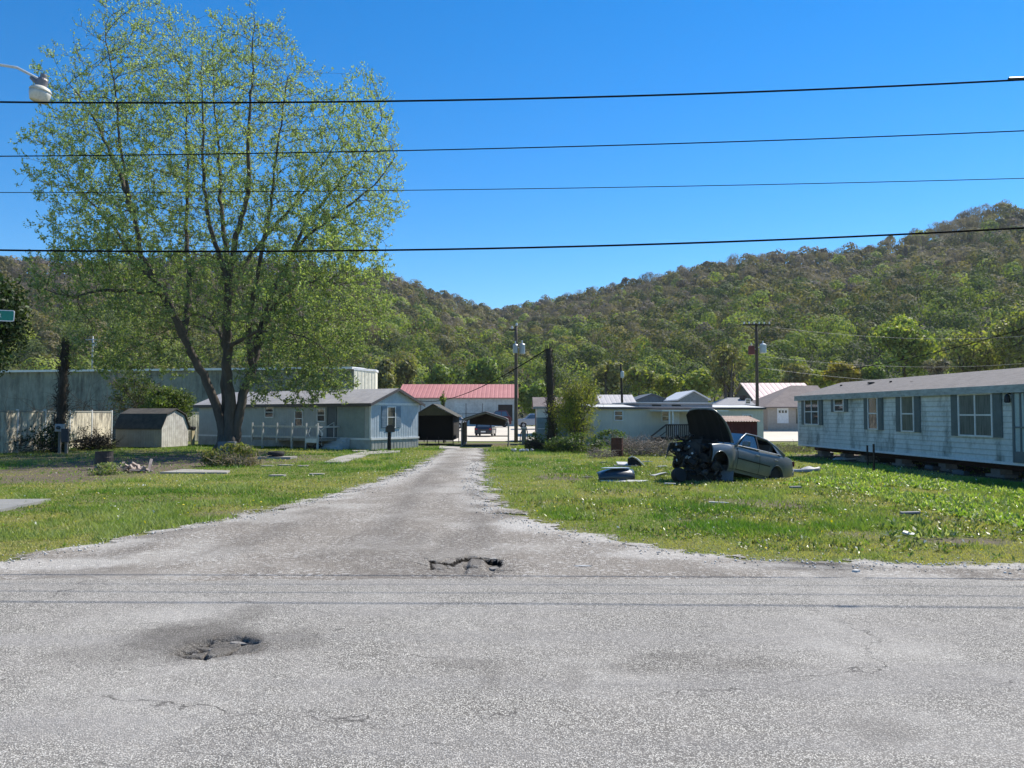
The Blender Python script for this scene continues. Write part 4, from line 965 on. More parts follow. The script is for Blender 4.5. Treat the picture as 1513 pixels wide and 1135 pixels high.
# ---------------- small white trailer -----------------------------------
p0 = W(794, 640, 50.); tw = thing('storage_trailer', 'small white and slate storage trailer behind the leafy shrub', 'trailer', (p0.x, 50, -.05), 0.)
f = Fr((p0.x, 50, -.05)); x1 = f.fx(890, 640)[0]; zt = f.fx(800, 604)[1]; zm = f.fx(800, 617)[1]
MB().box(0, 0, .1, x1, 3.2, zm).build('lower_wall', mat('slate_blue_siding', (.26, .33, .34), .7, (.2, .26, .27), scale=2, ribs=('Z', 3), ribdepth=.02), tw)
MB().box(-.005, -.01, zm, x1+.005, 3.2, zt).build('upper_wall', mat('clean_white_panel', (.92, .88, .80), .5), tw)
MB().box(-.2, -.2, zt, x1+.2, 3.4, zt+.14).build('roof', mat('dull_beige_roof', (.42, .40, .36), .8), tw)
MB().box(.02, -.03, zm-.75, 1.5, -.012, zm-.70).build('trim_strip', trimw, tw)
# ---------------- pale trailer ------------------------------------------
rzp = math.radians(20); op = Vector((W(877, 640, 46.).x, 46., 0)); fp = Fr(op, rzp)
pt = thing('mobile_home', 'pale sage mobile home behind the wrecked car', 'mobile home', op, rzp)
sage = mat('pale_sage_siding', (.60, .565, .47), .7, (.52, .49, .41), scale=1, ribs=('X', 4), ribdepth=.008)
LP_ = fp.fx(1128, 620)[0]; hp = fp.fx(930, 603)[1]
gable(pt, LP_, 3.8, hp, .16, sage, mat('pale_grey_roof', (.56, .57, .57), .7, (.42, .43, .43), scale=1), z0=0, over=.15, og=.1, th=.07, fasc=(MC['dark_fascia'], .05))
xa, z1 = fp.fx(908, 608); xb, z0 = fp.fx(919, 620.5); window(pt, xa, z0, xb-xa, z1-z0, y=-.005)
xa, z1 = fp.fx(978, 609); xb, z0 = fp.fx(988, 621.5); window(pt, xa, z0, xb-xa, z1-z0, y=-.005)
xa, z1 = fp.fx(1098, 614); xb, z0 = fp.fx(1110, 622); window(pt, xa, z0, xb-xa, z1-z0, y=-.005, rows=1)
xa, z1 = fp.fx(994, 609); xb, _ = fp.fx(1003, 609); MB().box(xa, -.05, .6, xb, -.006, z1).build('door', trimw, pt)
xa, _ = fp.fx(944, 600, .3); xb, _ = fp.fx(1052, 600, .3)
MB().box(xa, .25, hp+.05, xb, 3.4, hp+.30).build('raised_roof_side', mat('mauve_grey_board', (.33, .31, .32), .8), pt)
MB().box(xa-.15, .1, hp+.30, xb+.15, 3.6, hp+.36).build('raised_roof', MC['pale_grey_roof'], pt)
for q in (970, 999): xq, _ = fp.fx(q, 600, .25); MB().box(xq-.32, .22, hp+.13, xq+.32, .248, hp+.22).build('roof_vent', black, pt)
xa, z_ = fp.fx(977, 604, -1.5); xb, _ = fp.fx(1075, 604, -1.5)
MB().box(xa, -1.6, hp-.20, xb, -.16, hp-.13).build('awning', trimw, pt)
for q in (989, 994, 1040): xq, _ = fp.fx(q, 620, -1.5); MB().box(xq-.04, -1.54, .5, xq+.04, -1.46, hp-.2).build('awning_post', trimw, pt)
dk = thing('porch', 'dark wooden porch with stairs in front of the pale sage mobile home', 'porch', op, rzp)
xa, _ = fp.fx(983, 640, -1.5); xb, _ = fp.fx(1075, 640, -1.5)
MB().box(xa, -1.6, .38, xb, -.05, .5).build('deck', darkwood, dk)
m = MB()
for q in range(int((xb-xa)/.14)): m.box(xa+q*.14, -1.6, .5, xa+q*.14+.07, -1.57, 1.22)
m.build('balusters', darkwood, dk); MB().box(xa, -1.63, 1.22, xb, -1.52, 1.3).build('top_rail', darkwood, dk)
m = MB()
for k in range(3): m.box(xa-.3*(3-k), -1.55, .0, xa-.3*(2-k)-.01, -.5, .125*(k+1))
m.build('stairs', darkwood, dk); MB().tube([(xa, -1.58, 1.25), (xa-1.05, -1.58, .55)], .05, 6).tube([(xa-1.0, -1.58, 0), (xa-1.0, -1.58, .6)], .04, 6).tube([(xa, -1.58, .85), (xa-1.05, -1.58, .2)], .03, 6).build('stair_rail', darkwood, dk)
# fence board
a_ = G(955, 656); b_ = G(1010, 652)
t_ = thing('board_fence', 'low dark board fence in front of the pale sage mobile home', 'fence', a_, math.atan2(b_.y-a_.y, b_.x-a_.x))
m = MB()
for q in range(16): m.box(q*.16, -.02, 0, q*.16+.13, .01, .34+random.uniform(-.05, .04))
m.build('boards', darkwood, t_); MB().box(0, .01, .22, 2.5, .05, .29).build('rail', darkwood, t_)
# ---------------- rusty shed --------------------------------------------
p0 = W(1073, 640, 36.); rs_ = thing('metal_shed', 'low rusty red metal shed with tan corrugated roof behind the wrecked car', 'shed', (p0.x, 36, 0), 0)
f = Fr((p0.x, 36, 0)); x1 = f.fx(1119, 640)[0]; zt = f.fx(1090, 622)[1]; zb = f.fx(1090, 616, 1.2)[1]
MB().add([(0, 0, -.05), (x1, 0, -.05), (x1, 1.6, -.05), (0, 1.6, -.05), (0, 0, zt), (x1, 0, zt), (x1, 1.6, zb), (0, 1.6, zb)], [(0, 3, 2, 1), (4, 5, 6, 7), (0, 1, 5, 4), (1, 2, 6, 5), (2, 3, 7, 6), (3, 0, 4, 7)]).build('wall', mat('rust_red_sheet', (.16, .035, .028), .75, (.09, .022, .018), scale=3, ribs=('X', 6), ribdepth=.015), rs_)
m = MB(); n_ = 40; xs_ = np.linspace(-.12, x1+.1, n_+1); vs = []
for i, x in enumerate(xs_):
    o_ = .02*math.sin(i*PI/1.5); vs += [(x, -.18, zt-.02+o_), (x, 1.75, zb+.04+o_)]
m.add(vs, [(2*i, 2*i+2, 2*i+3, 2*i+1) for i in range(n_)])
o_ = m.build('roof', mat('tan_corrugated_sheet', (.56, .43, .33), .7, (.40, .27, .19), scale=3), rs_); q = o_.modifiers.new('thick', 'SOLIDIFY'); q.thickness = .012
# ================================================================ POLES AND WIRES
def pole(name, label, px, pytop, d, r, base=None, m=None, lean=0., cat='pole'):
    z0 = gzf(d) if d < 115 else -.55
    b = W(px, 600, d); t_ = thing(name, label, cat, (b.x, d, z0)); h = W(px, pytop, d).z-z0
    pts = [(lean*f*h, 0, -.2+f*(h+.2)) for f in np.linspace(0, 1, 9)]
    MB().tube(pts, [r*(1.12-.3*i/8) for i in range(9)], 10).build('pole', m or pole_m, t_, smooth=True)
    return t_, h
def can(t_, x, z, r, h, m):
    o = MB().lathe([(r*.9, 0), (r, .03), (r, h*.85), (r*.75, h*.93), (r*.3, h)], 14, Matrix.Translation((x, -.1, z))).build('transformer', m, t_, smooth=False)
    MB().tube([(x, -.1, z+h), (x, -.1, z+h+.22)], .05, 6).tube([(x, -.1, z+h*.6), (0, 0, z+h*.6)], .04, 6).build('bushing', MC['white_trim'], o)
def crossarm(t_, z, w, n):
    a = MB().box(-w/2, -.18, z-.06, w/2, -.06, z+.06).tube([(-w*.3, -.12, z), (0, 0, z-.6)], .03, 5).tube([(w*.3, -.12, z), (0, 0, z-.6)], .03, 5).build('crossarm', darkpole, t_)
    for q in range(n):
        x = -w/2+.1+(w-.2)*q/(n-1)
        MB().lathe([(.03, 0), (.07, .05), (.05, .1), (.08, .15), (.04, .22)], 8, Matrix.Translation((x, -.12, z+.06))).build('insulator', trimw, a)
t1, h = pole('utility_pole', 'tall utility pole with two grey transformers near the red roofed building', 762.5, 482, 60, .14)
zt = W(762, 512, 60).z-gzf(60)
can(t1, -.05, zt-.55, .2, .75, galv); can(t1, .48, zt-.6, .23, .85, galv); MB().tube([(0, -.05, h-1), (.35, -.05, h-1.9), (.3, -.05, h-3)], .02, 5).build('drop_cable', black, t1)
MB().box(-.55, -.06, h-.35, .1, .02, h-.25).build('bracket', darkpole, t1); MB().lathe([(.06, 0), (.1, .1), (.05, .25)], 8, Matrix.Translation((-.3, -.03, h-.25))).lathe([(.06, 0), (.1, .1), (.05, .25)], 8, Matrix.Translation((.05, -.03, h))).build('insulator', trimw, t1)
t2, h = pole('utility_pole', 'dark utility pole with crossarm above the tan garage', 1119, 478, 70, .15, m=mat('brown_pole', (.09, .07, .055), .9, stretch=(5, 5, .3)))
crossarm(t2, h-.15, 2.5, 6); can(t2, -.5, W(1111, 524, 70).z-gzf(70), .3, .85, mat('red_brown_tank', (.16, .035, .03), .6)); can(t2, .55, W(1129, 522, 70).z-gzf(70), .3, .9, mat('pale_tank', (.50, .55, .58), .6))
t3, h = pole('utility_pole', 'thin leaning pole rising behind the pale sage mobile home', 921, 538, 66, .11, m=darkpole, lean=-.03)
MB().lathe([(.12, 0), (.15, .1), (.15, .5), (.08, .6)], 10, Matrix.Translation((-.1, -.15, h-1.2))).build('lamp_head', MC['pale_tank'], t3)
t4, h = pole('utility_pole', 'small far pole with crossarm above the warehouse roof', 135, 497, 120, .14, m=mat('pale_pole', (.4, .42, .45), .7)); 
MB().box(-1.1, -.1, h-.6, 1.1, 0, h-.45).build('crossarm', MC['pale_pole'], t4); MB().lathe([(.2, 0), (.25, .1), (.25, .6), (.1, .7)], 8, Matrix.Translation((.5, -.3, h-1.6))).build('transformer', MC['pale_tank'], t4)
# dead poles smothered in vine
def tangle_mesh(n, R, H, r=.012, seg=6, up=.5, base=0., spread=1.):
    P0 = []; P1 = []; r0 = []; r1 = []
    for k in range(n):
        a = random.uniform(0, 2*PI); rr = R*random.random()**.5*spread
        p = np.array([rr*math.cos(a), rr*math.sin(a)*.7, base+random.uniform(0, H*.4)]); d = np.array([random.gauss(0, 1), random.gauss(0, .7), random.gauss(up, .6)]); d /= np.linalg.norm(d)
        L_ = random.uniform(.3, 1.)*H*.6/seg
        for q in range(seg):
            p2 = p+d*L_; P0.append(p); P1.append(p2); r0.append(r*(1-q/seg*.7)); r1.append(r*(1-(q+1)/seg*.7))
            p = p2; d = d+np.array([random.gauss(0, .35), random.gauss(0, .35), random.gauss(-.08, .3)]); d /= np.linalg.norm(d)
    return segtubes(np.array(P0), np.array(P1), np.array(r0), np.array(r1), 4)
vine = mat('dry_brown_vine', (.16, .125, .09), .95, (.09, .07, .05), scale=6); dryst = mat('dry_grey_sticks', (.30, .26, .21), .95, (.17, .14, .11), scale=5); vdark = mat('dark_vine', (.05, .042, .03), .95)
def leafball(t_, name, n, c, R, size, pal, m='shrub_leaf', hollow=.5, seedK=9, trans=.4, flat=.75):
    C_ = np.array([[0., 0., 0.]]); lob = unit(RNG.normal(size=(seedK, 3))); k = RNG.integers(0, seedK, n)
    d = unit(RNG.normal(size=(n, 3))+lob[k]*1.0); rr = .5*RNG.random((n, 1))**hollow
    P = np.array(c)+(lob[k]*.58+d*rr)*np.array(R)
    P[:, 2] = np.maximum(P[:, 2], .02)
    sz_ = size*RNG.uniform(.6, 1.4, n); V_, F_ = leaves(P, d+RNG.normal(size=(n, 3))*.6, sz_, sz_*flat*.7)
    pal = np.array(pal); cc = pal[RNG.integers(0, len(pal), n)]*(.75+.5*RNG.random((n, 1)))
    return npmesh(name, V_, F_, leafmat(m, trans, .6), t_, cols=cc)
def vinepole(label, px, pytop, px2, py2, r):
    g_ = G(px2, py2); d = g_.y; top = W(px, pytop, d)
    t_ = thing('vine_covered_pole', label, 'pole', g_); dx = top.x-g_.x
    pts = [(dx*f, 0, -.1+f*top.z) for f in np.linspace(0, 1, 12)]
    MB().tube(pts, [r*(1.25-.3*i/11)*random.uniform(.9, 1.15) for i in range(12)], 10).build('pole', mat('bleached_dead_wood', (.085, .068, .052), .95, (.035, .028, .022), scale=3, stretch=(5, 5, .3), bump=.5), t_, smooth=True)
    P0 = []; P1 = []
    for k in range(700):
        f = random.random()**1.4; a = random.uniform(0, 2*PI); q = r*(1.2+.9*(1-f)*random.random())
        p = np.array([dx*f+q*math.cos(a), q*math.sin(a), f*top.z]); d_ = np.array([random.gauss(0, .3)*(1.5-f), random.gauss(0, .3), random.uniform(-.2, 1)]); d_ /= np.linalg.norm(d_)
        P0.append(p); P1.append(p+d_*random.uniform(.15, .5))
    n_ = len(P0); V_, F_ = segtubes(np.array(P0), np.array(P1), np.full(n_, .018), np.full(n_, .006), 4); npmesh('vine', V_, F_, vdark, t_)
    return t_
v1 = vinepole('dead black pole smothered in vines left of the leafy shrub', 810.5, 513, 817, 662, .17)
leafball(v1, 'ivy', 900, (.05, 0, .7), (.6, .5, 1.0), .05, [(.05, .09, .025), (.09, .13, .04)])
v2 = vinepole('dark leaning dead pole in front of the stained panel fence', 97, 506, 86, 668, .17)
leafball(v2, 'ivy', 500, (-.2, 0, .6), (1.0, .5, .9), .06, [(.04, .07, .02), (.06, .09, .03)])
# overhead wires (far verge pole line, out of frame on both sides)
def wire(label, pts, r, name='overhead_wire', group=None, m=None, n=40):
    pts = [Vector(p) for p in pts]; a = [p.x for p in pts]
    cf = np.polyfit(range(len(pts)), [p.z for p in pts], min(2, len(pts)-1)) if len(pts) > 2 else None
    out = []
    for i in range(n+1):
        f = i/n*(len(pts)-1); k = min(int(f), len(pts)-2); u_ = f-k; p = pts[k].lerp(pts[k+1], u_)
        if cf is not None:   # parabola through the points, parameterised by x
            X_ = [q.x for q in pts]; Z_ = [q.z for q in pts]; c_ = np.polyfit(X_, Z_, 2); p.z = float(np.polyval(c_, p.x))
        else: p.z -= (pts[1]-pts[0]).length*.02*4*u_*(1-u_)
        out.append(p)
    o = MB().tube(out, r, 5).build(name, m or mat('matt_black_cable', (.008, .008, .009), 1., spec=.05, bump=0.), None, smooth=True); tag(o, label, 'wire', group)
wire('thick black overhead wire, highest of the four crossing the sky', [W(-420, 143, 11.7), W(600, 150, 11.7), W(1513, 117, 11.7), W(1990, 88, 11.7)], .015)
wire('thin overhead wire, second from the top of the four', [W(-420, 232, 11.7), W(610, 222, 11.7), W(1513, 194, 11.7), W(1990, 170, 11.7)], .009)
wire('thinnest overhead wire, third from the top of the four', [W(-420, 283, 11.7), W(600, 281, 11.7), W(1513, 264, 11.7), W(1990, 248, 11.7)], .006)
wire('heavy black overhead cable, lowest of the four and level with the hill tops', [W(-420, 360, 11.7), W(600, 370, 11.7), W(1513, 336, 11.7), W(1990, 305, 11.7)], .015)
q = W(1502, 117, 11.7); MB().tube([q+Vector((-.12, 0, 0)), q+Vector((.1, 0, .01))], .03, 6).build('cable_splice', black); bpy.data.objects['cable_splice']['label'] = 'short black splice sleeve on the highest wire at the right'; bpy.data.objects['cable_splice']['category'] = 'splice'
wire('thin service wire running from the dead pole down to the red roofed building', [W(808, 516, 44.5), W(610, 590, 110)], .035)
wire('dark service wire sloping down behind the right mobile home roof', [W(1600, 458, 45), W(1200, 552, 75)], .03)
pw = mat('pale_wire', (.22, .23, .22), .5)
wire('pale far wire, highest of those right of the crossarm pole', [W(1138, 483, 70), W(1560, 492, 90)], .012, m=pw)
wire('pale far wire, middle one right of the crossarm pole', [W(1120, 526, 70), W(1560, 532, 90)], .012, m=pw)
wire('bright far wire just above the pink roof', [W(1120, 543, 70), W(1560, 560, 90)], .016, m=pw)
# street lamp
lp = W(-75, 600, 13.); lmp = thing('street_lamp', 'street lamp with white curved arm hanging over the top left corner', 'street lamp', (lp.x, 13, 0))
MB().tube([(0, 0, -.1), (0, 0, 9.2)], [.17, .13], 12).build('pole', pole_m, lmp)
f = Fr((lp.x, 13, 0)); A1 = f.fx(0, 96); A2 = f.fx(25, 100); A3 = f.fx(48, 112); A4 = f.fx(59, 118)
MB().tube([(.1, 0, A1[1]-.25), (A1[0]*.45, 0, A1[1]-.06), (A1[0]*.8, 0, A1[1]), (A1[0], 0, A1[1]), (A2[0], 0, A2[1]), (A3[0], 0, A3[1]), (A4[0], 0, A4[1])], .022, 8).build('arm', mat('white_painted_arm', (.72, .70, .66), .45), lmp, smooth=True)
hx, hz = f.fx(62, 124); hd = Matrix.Translation((hx, 0, hz)) @ R3(0, math.radians(10), 0)
S_ = 13/F
MB().lathe([(.085, -.05), (.085, .06), (.07, .09), (.05, .10), (.05, .15), (.045, .17), (.0, .175)], 16, hd).build('housing', mat('grey_lamp_housing', (.25, .23, .24), .5, metal=.3), lmp, smooth=False)
MB().tube([(A3[0]-.02, 0, A3[1]-.03), (hx-.03, 0, hz-.02)], [.035, .05], 8).build('clamp', MC['grey_lamp_housing'], lmp)
MB().lathe([(.08, -.045), (.14, -.075), (.172, -.12), (.172, -.135)], 20, hd).build('cap', mat('cream_lamp_cap', (.66, .62, .52), .5), lmp, smooth=True)
gl = MB().lathe([(.165, -.136), (.165, -.19), (.14, -.30), (.13, -.31), (.0, -.315)], 20, hd).build('globe', mat('frosted_lamp_globe', (.62, .60, .53), .25, spec=.6, coat=.3), lmp, smooth=True)
# street name sign
sx_ = W(-75, 600, 10.5); ss_ = thing('street_sign', 'green street name sign with white border entering at the left edge', 'street sign', (sx_.x, 10.5, 0))
f = Fr((sx_.x, 10.5, 0)); xr, zc = f.fx(23, 462)
MB().tube([(0, .02, -.1), (0, .02, zc+.1)], .03, 8).build('post', galv, ss_)
Wd_, Hd_ = .92, .155; Ms = Matrix.Translation((xr-Wd_, -.02, zc-.01)) @ R3(0, math.radians(2.5), 0)
def rrect(x0, z0, x1, z1, r, n=5):
    o = []
    for cx_, cz_, a0 in ((x1-r, z0+r, -PI/2), (x1-r, z1-r, 0), (x0+r, z1-r, PI/2), (x0+r, z0+r, PI)):
        for k in range(n+1): a = a0+k*PI/2/n; o.append((cx_+r*math.cos(a), cz_+r*math.sin(a)))
    return o
MB().prism(rrect(0, -Hd_/2, Wd_, Hd_/2, .025), -.002, .002, Ms).build('border', trimw, ss_)
MB().prism(rrect(.012, -Hd_/2+.012, Wd_-.012, Hd_/2-.012, .018), -.0045, -.0021, Ms).build('plate', mat('sign_green', (.0, .20, .145), .35, (.0, .17, .12)), ss_)
cu = bpy.data.curves.new('lettering', 'FONT'); cu.body = 'DR'; cu.size = .075; cu.align_x = 'RIGHT'; cu.extrude = .0006
to = bpy.data.objects.new('lettering', cu); COL.objects.link(to)
bpy.context.view_layer.update(); me = to.evaluated_get(bpy.context.evaluated_depsgraph_get()).to_mesh(); vs_ = [tuple(v.co) for v in me.vertices]; fs_2 = [tuple(p_.vertices) for p_ in me.polygons]
bpy.data.objects.remove(to); bpy.data.curves.remove(cu)
xr_l = f.fx(4.2, 462)[0]-(xr-Wd_)
MB().add([(x+xr_l, -.0055-z_, y-.026) for x, y, z_ in vs_], fs_2, Ms).build('lettering', trimw, ss_)
# ================================================================ CARS FAR AWAY
def smoothed(o, lv=1):
    s_ = o.modifiers.new('sub', 'SUBSURF'); s_.levels = lv; s_.render_levels = lv; return o
def arc(cx, cz, r, a0, a1, n=8): return [(cx+r*math.cos(a0+(a1-a0)*k/n), cz+r*math.sin(a0+(a1-a0)*k/n)) for k in range(n+1)]
def far_car(name, label, cat, loc, rz, paint, L=4.6, Wc=1.85, H=1.75, suv=True):
    t_ = thing(name, label, cat, loc, rz); r = .36; wb0, wb1 = .85, L-.95; s = H/1.75
    prof = [(0, .45), (0.02, .95*s), (.12, 1.05*s), (1.0, 1.12*s), (L-.15, 1.12*s), (L-.02, .95*s), (L, .4), (wb1+r+.06, .3)]+arc(wb1, r, r+.06, 0, PI)+[(wb0+r+.06, .28)]+arc(wb0, r, r+.06, 0, PI)+[(.3, .3)]
    MB().prism(prof, 0, Wc).build('body', paint, t_, bevel=.06)
    cab = [(1.0, 1.10*s), (1.75, H-.06), (2.0, H), (L-.7, H-.02), (L-.22, 1.10*s)]
    cb = MB(); n_ = len(cab); vs = [(x, .05+(.13 if z > 1.2*s else 0), z) for x, z in cab]+[(x, Wc-.05-(.13 if z > 1.2*s else 0), z) for x, z in cab]
    cb.add(vs, [tuple(range(n_)), tuple(range(n_, 2*n_))[::-1]]+[((i+1) % n_, i, n_+i, n_+(i+1) % n_) for i in range(n_)]); cb.build('cabin', paint, t_, bevel=.04)
    g_ = MB()
    for y, sg in ((.02, 1), (Wc-.02, -1)):
        for a, b in ((1.25, 2.45), (2.55, L-.5)):
            za, zb = 1.16*s, H-.14; yy = y; yi = y+sg*.12
            g_.add([(a, yy+sg*.015, za), (b, yy+sg*.015, za), (min(b, L-.75), yi-sg*.012, zb), (max(a, 1.75), yi-sg*.012, zb)], [(0, 1, 2, 3) if sg > 0 else (3, 2, 1, 0)])
    g_.add([(L-.205, .25, 1.16*s), (L-.205, Wc-.25, 1.16*s), (L-.60, Wc-.3, H-.12), (L-.60, .3, H-.12)], [(0, 1, 2, 3)])
    g_.add([(1.07, .2, 1.16*s), (1.66, .25, H-.12), (1.66, Wc-.25, H-.12), (1.07, Wc-.2, 1.16*s)], [(0, 1, 2, 3)])
    g_.build('windows', glassmat('blue_car_glass', (.06, .09, .12), .05), t_)
    for x in (wb0, wb1):
        for y in (.1, Wc-.1):
            w_ = MB().lathe([(.2, -.1), (r, -.09), (r, .09), (.2, .1)], 18, Matrix.Translation((x, y, r)) @ R3(PI/2)).build('wheel', tyre_m, t_)
            MB().lathe([(.2, -.112), (.06, -.105)], 12, Matrix.Translation((x, y, r)) @ R3(PI/2)).lathe([(.2, .112), (.06, .105)], 12, Matrix.Translation((x, y, r)) @ R3(PI/2)).build('rim', galv, w_)
    for y in (.08, Wc-.3): MB().box(L-.06, y, .82*s, L+.012, y+.22, 1.0*s).build('tail_light', mat('tail_light_red', (.3, .01, .01), .2), t_)
    MB().box(L-.03, Wc/2-.25, .5, L+.01, Wc/2+.25, .64).build('number_plate', trimw, t_)
    return t_
navy = mat('navy_car_paint', (.012, .016, .028), .3, coat=.8); silver = mat('silver_car_paint', (.42, .46, .52), .35, metal=.5, coat=.6); maroon = mat('maroon_car_paint', (.10, .018, .02), .3, coat=.7)
p_ = W(687, 600, 86); far_car('parked_car', 'dark navy car seen from behind through the open carport', 'car', (p_.x+1.7, 84+1.0, -.5), -PI/2-.08, navy, H=1.6)
p_ = W(764, 600, 100); far_car('parked_car', 'silver car parked right of the tall utility pole', 'car', (p_.x, 100, .12), .12, silver, H=1.85)
p_ = W(714, 600, 106); far_car('parked_van', 'tall maroon van showing above the carport roof', 'van', (p_.x, 106, .1), .05, maroon, H=2.3, L=3.9)
p_ = W(668, 600, 97); far_car('parked_car', 'pale car half hidden between canopy and carport', 'car', (p_.x-2.6, 97, .05), .05, mat('white_car_paint', (.6, .6, .6), .3, coat=.5), H=1.6, L=4.4)
# ================================================================ WRECKED CAR
wpaint = mat('grey_green_car_paint', (.16, .18, .19), .36, (.13, .148, .155), metal=.3, coat=.3, scale=2, bump=.02, dirt=((.25, .23, .2), 2., .6, .9, (1, 1, 1)))
hd = Vector((-.785, -.62, 0)).normalized()
rear = G(1146, 706); rzc = math.atan2(hd.y, hd.x); pitch = math.radians(11.0)
wc = thing('wrecked_car', 'wrecked grey sedan with raised bonnet and missing front end, nose propped high', 'car', (rear.x-.54, rear.y+.68, -.30), rzc)
wc.rotation_euler = (0, -pitch, rzc)
XS = [-1.08, -1.02, -.9, -.6, -.37, -.36, -.33, -.25, -.13, 0, .13, .25, .33, .36, .37, .6, .9, 1.2, 1.5, 1.8, 2.12]
def zb_(x):
    a = np.interp(x, [-1.1, -.8, -.37, .37, 2.2, 3.2], [.40, .28, .24, .19, .19, .26])
    for c_ in (0, 2.73):
        if abs(x-c_) < .36: a = max(a, .30+math.sqrt(.36**2-(x-c_)**2))
    return a
def zt_(x): return float(np.interp(x, [-1.1, -1.0, -.5, 0, 1., 2.1, 2.7, 3.2], [.93, .99, 1.0, .985, .95, .92, .86, .76]))
def hw_(x): return float(np.interp(x, [-1.1, -1.03, -.9, -.4, .5, 2.1, 2.8, 3.1, 3.2], [.66, .74, .80, .865, .87, .87, .865, .82, .76]))
def prof_(z, x):
    f_ = (z-.19)/(zt_(x)-.19); return float(np.interp(f_, [0, .12, .3, .55, .75, .88, 1.0], [.90, .965, .99, 1.0, .985, .955, .90]))
def side_y(x, z): return hw_(x)*prof_(z, x)
NZ_ = 12
def shell(xs_, close0=True, close1=True, deck=True):
    m = MB(); rings = []
    for x in xs_:
        r_ = []
        a, b = zb_(x), zt_(x)
        for q in range(NZ_+1):
            z = a+(b-a)*q/NZ_; r_.append((x, side_y(x, z), z))
        r_.append((x, side_y(x, b)*.93, b+.022)); r_.append((x, .35, b+.045)); 
        full = r_+[(x, -y, z) for x, y, z in reversed(r_)]
        rings.append(full)
    n_ = len(rings[0]); 
    for r_ in rings: m.v += r_
    for i in range(len(rings)-1):
        for k in range(n_):
            k2 = (k+1) % n_; m.f.append([i*n_+k, i*n_+k2, (i+1)*n_+k2, (i+1)*n_+k])
    if close0: m.f.append(list(range(n_)))
    if close1: m.f.append([(len(rings)-1)*n_+k for k in range(n_)][::-1])
    return m
body = shell(XS).build('body', wpaint, wc, smooth=True)
em = body.modifiers.new('es', 'EDGE_SPLIT'); em.split_angle = math.radians(38)
def patch(x0, x1, z0f, z1f, sgn, off, nx=8, nz=8):
    m = MB()
    xs_ = np.linspace(x0, x1, nx)
    for x in xs_:
        for q in range(nz+1):
            a = z0f(x); b = z1f(x); z = a+(b-a)*q/nz; m.v.append((x, sgn*(side_y(x, z)+off), z))
    for i in range(nx-1):
        for q in range(nz):
            f_ = [i*(nz+1)+q, (i+1)*(nz+1)+q, (i+1)*(nz+1)+q+1, i*(nz+1)+q+1]; m.f.append(f_ if sgn < 0 else f_[::-1])
    return m
seam = mat('door_seam_black', (.01, .01, .01), .8)
for sg in (1, -1):
    for x0, x1 in ((.0, .93), (.95, 2.0)):
        zlo = lambda x, a=x0: max(.27, zb_(x)+.035); zhi = lambda x: zt_(x)-.012
        patch(x0-.012, x1+.012, lambda x: zlo(x)-.014, lambda x: zt_(x)-.004, sg, .0035, 14).build('door_gap', seam, wc, smooth=True)
        dr_ = patch(x0, x1, zlo, zhi, sg, .009, 14).build('door', wpaint, wc, smooth=True)
        hx_ = x0+.12; m = MB().cbox((hx_, sg*(side_y(hx_, .80)+.03), .80), (.17, .03, .035)); m.build('handle', galv, dr_, bevel=.008)
    patch(.42, 2.02, lambda x: .56, lambda x: .595, sg, .022, 12, 2).build('rub_strip', black, wc)
    patch(.38, 2.35, lambda x: .17, lambda x: .25, sg, .012, 8, 2).build('sill', mat('dusty_sill', (.13, .15, .15), .6), wc)
    # front wing, arch cut out
    fx_ = [2.12, 2.3, 2.37, 2.38, 2.42, 2.5, 2.6, 2.73, 2.86, 2.96, 3.04, 3.08]
    m = MB()
    for x in fx_:
        a, b = zb_(x), zt_(x)+.012
        for q in range(9): z = a+(b-a)*q/8; m.v.append((x, sg*side_y(x, min(z, zt_(x))), z))
        m.v.append((x, sg*(side_y(x, zt_(x))-.12), b+.018))
    for i in range(len(fx_)-1):
        for q in range(9): f_ = [i*10+q, (i+1)*10+q, (i+1)*10+q+1, i*10+q+1]; m.f.append(f_ if sg < 0 else f_[::-1])
    o_ = m.build('front_wing', wpaint, wc, smooth=True); q = o_.modifiers.new('s', 'SOLIDIFY'); q.thickness = .012
    for cx_ in (0, 2.73):
        MB().tube([(cx_+.362*math.cos(a), sg*(side_y(cx_+.37*math.cos(a), .45)+.004), .30+.362*math.sin(a)) for a in np.linspace(.05, PI-.05, 16)], .014, 6).build('arch_lip', wpaint, wc, smooth=True)
    MB().cbox((1.86, sg*1.0, 1.02), (.12, .2, .13)).tube([(1.86, sg*.88, .96), (1.86, sg*.97, .99)], .025, 6).build('wing_mirror', wpaint, wc, bevel=.03)
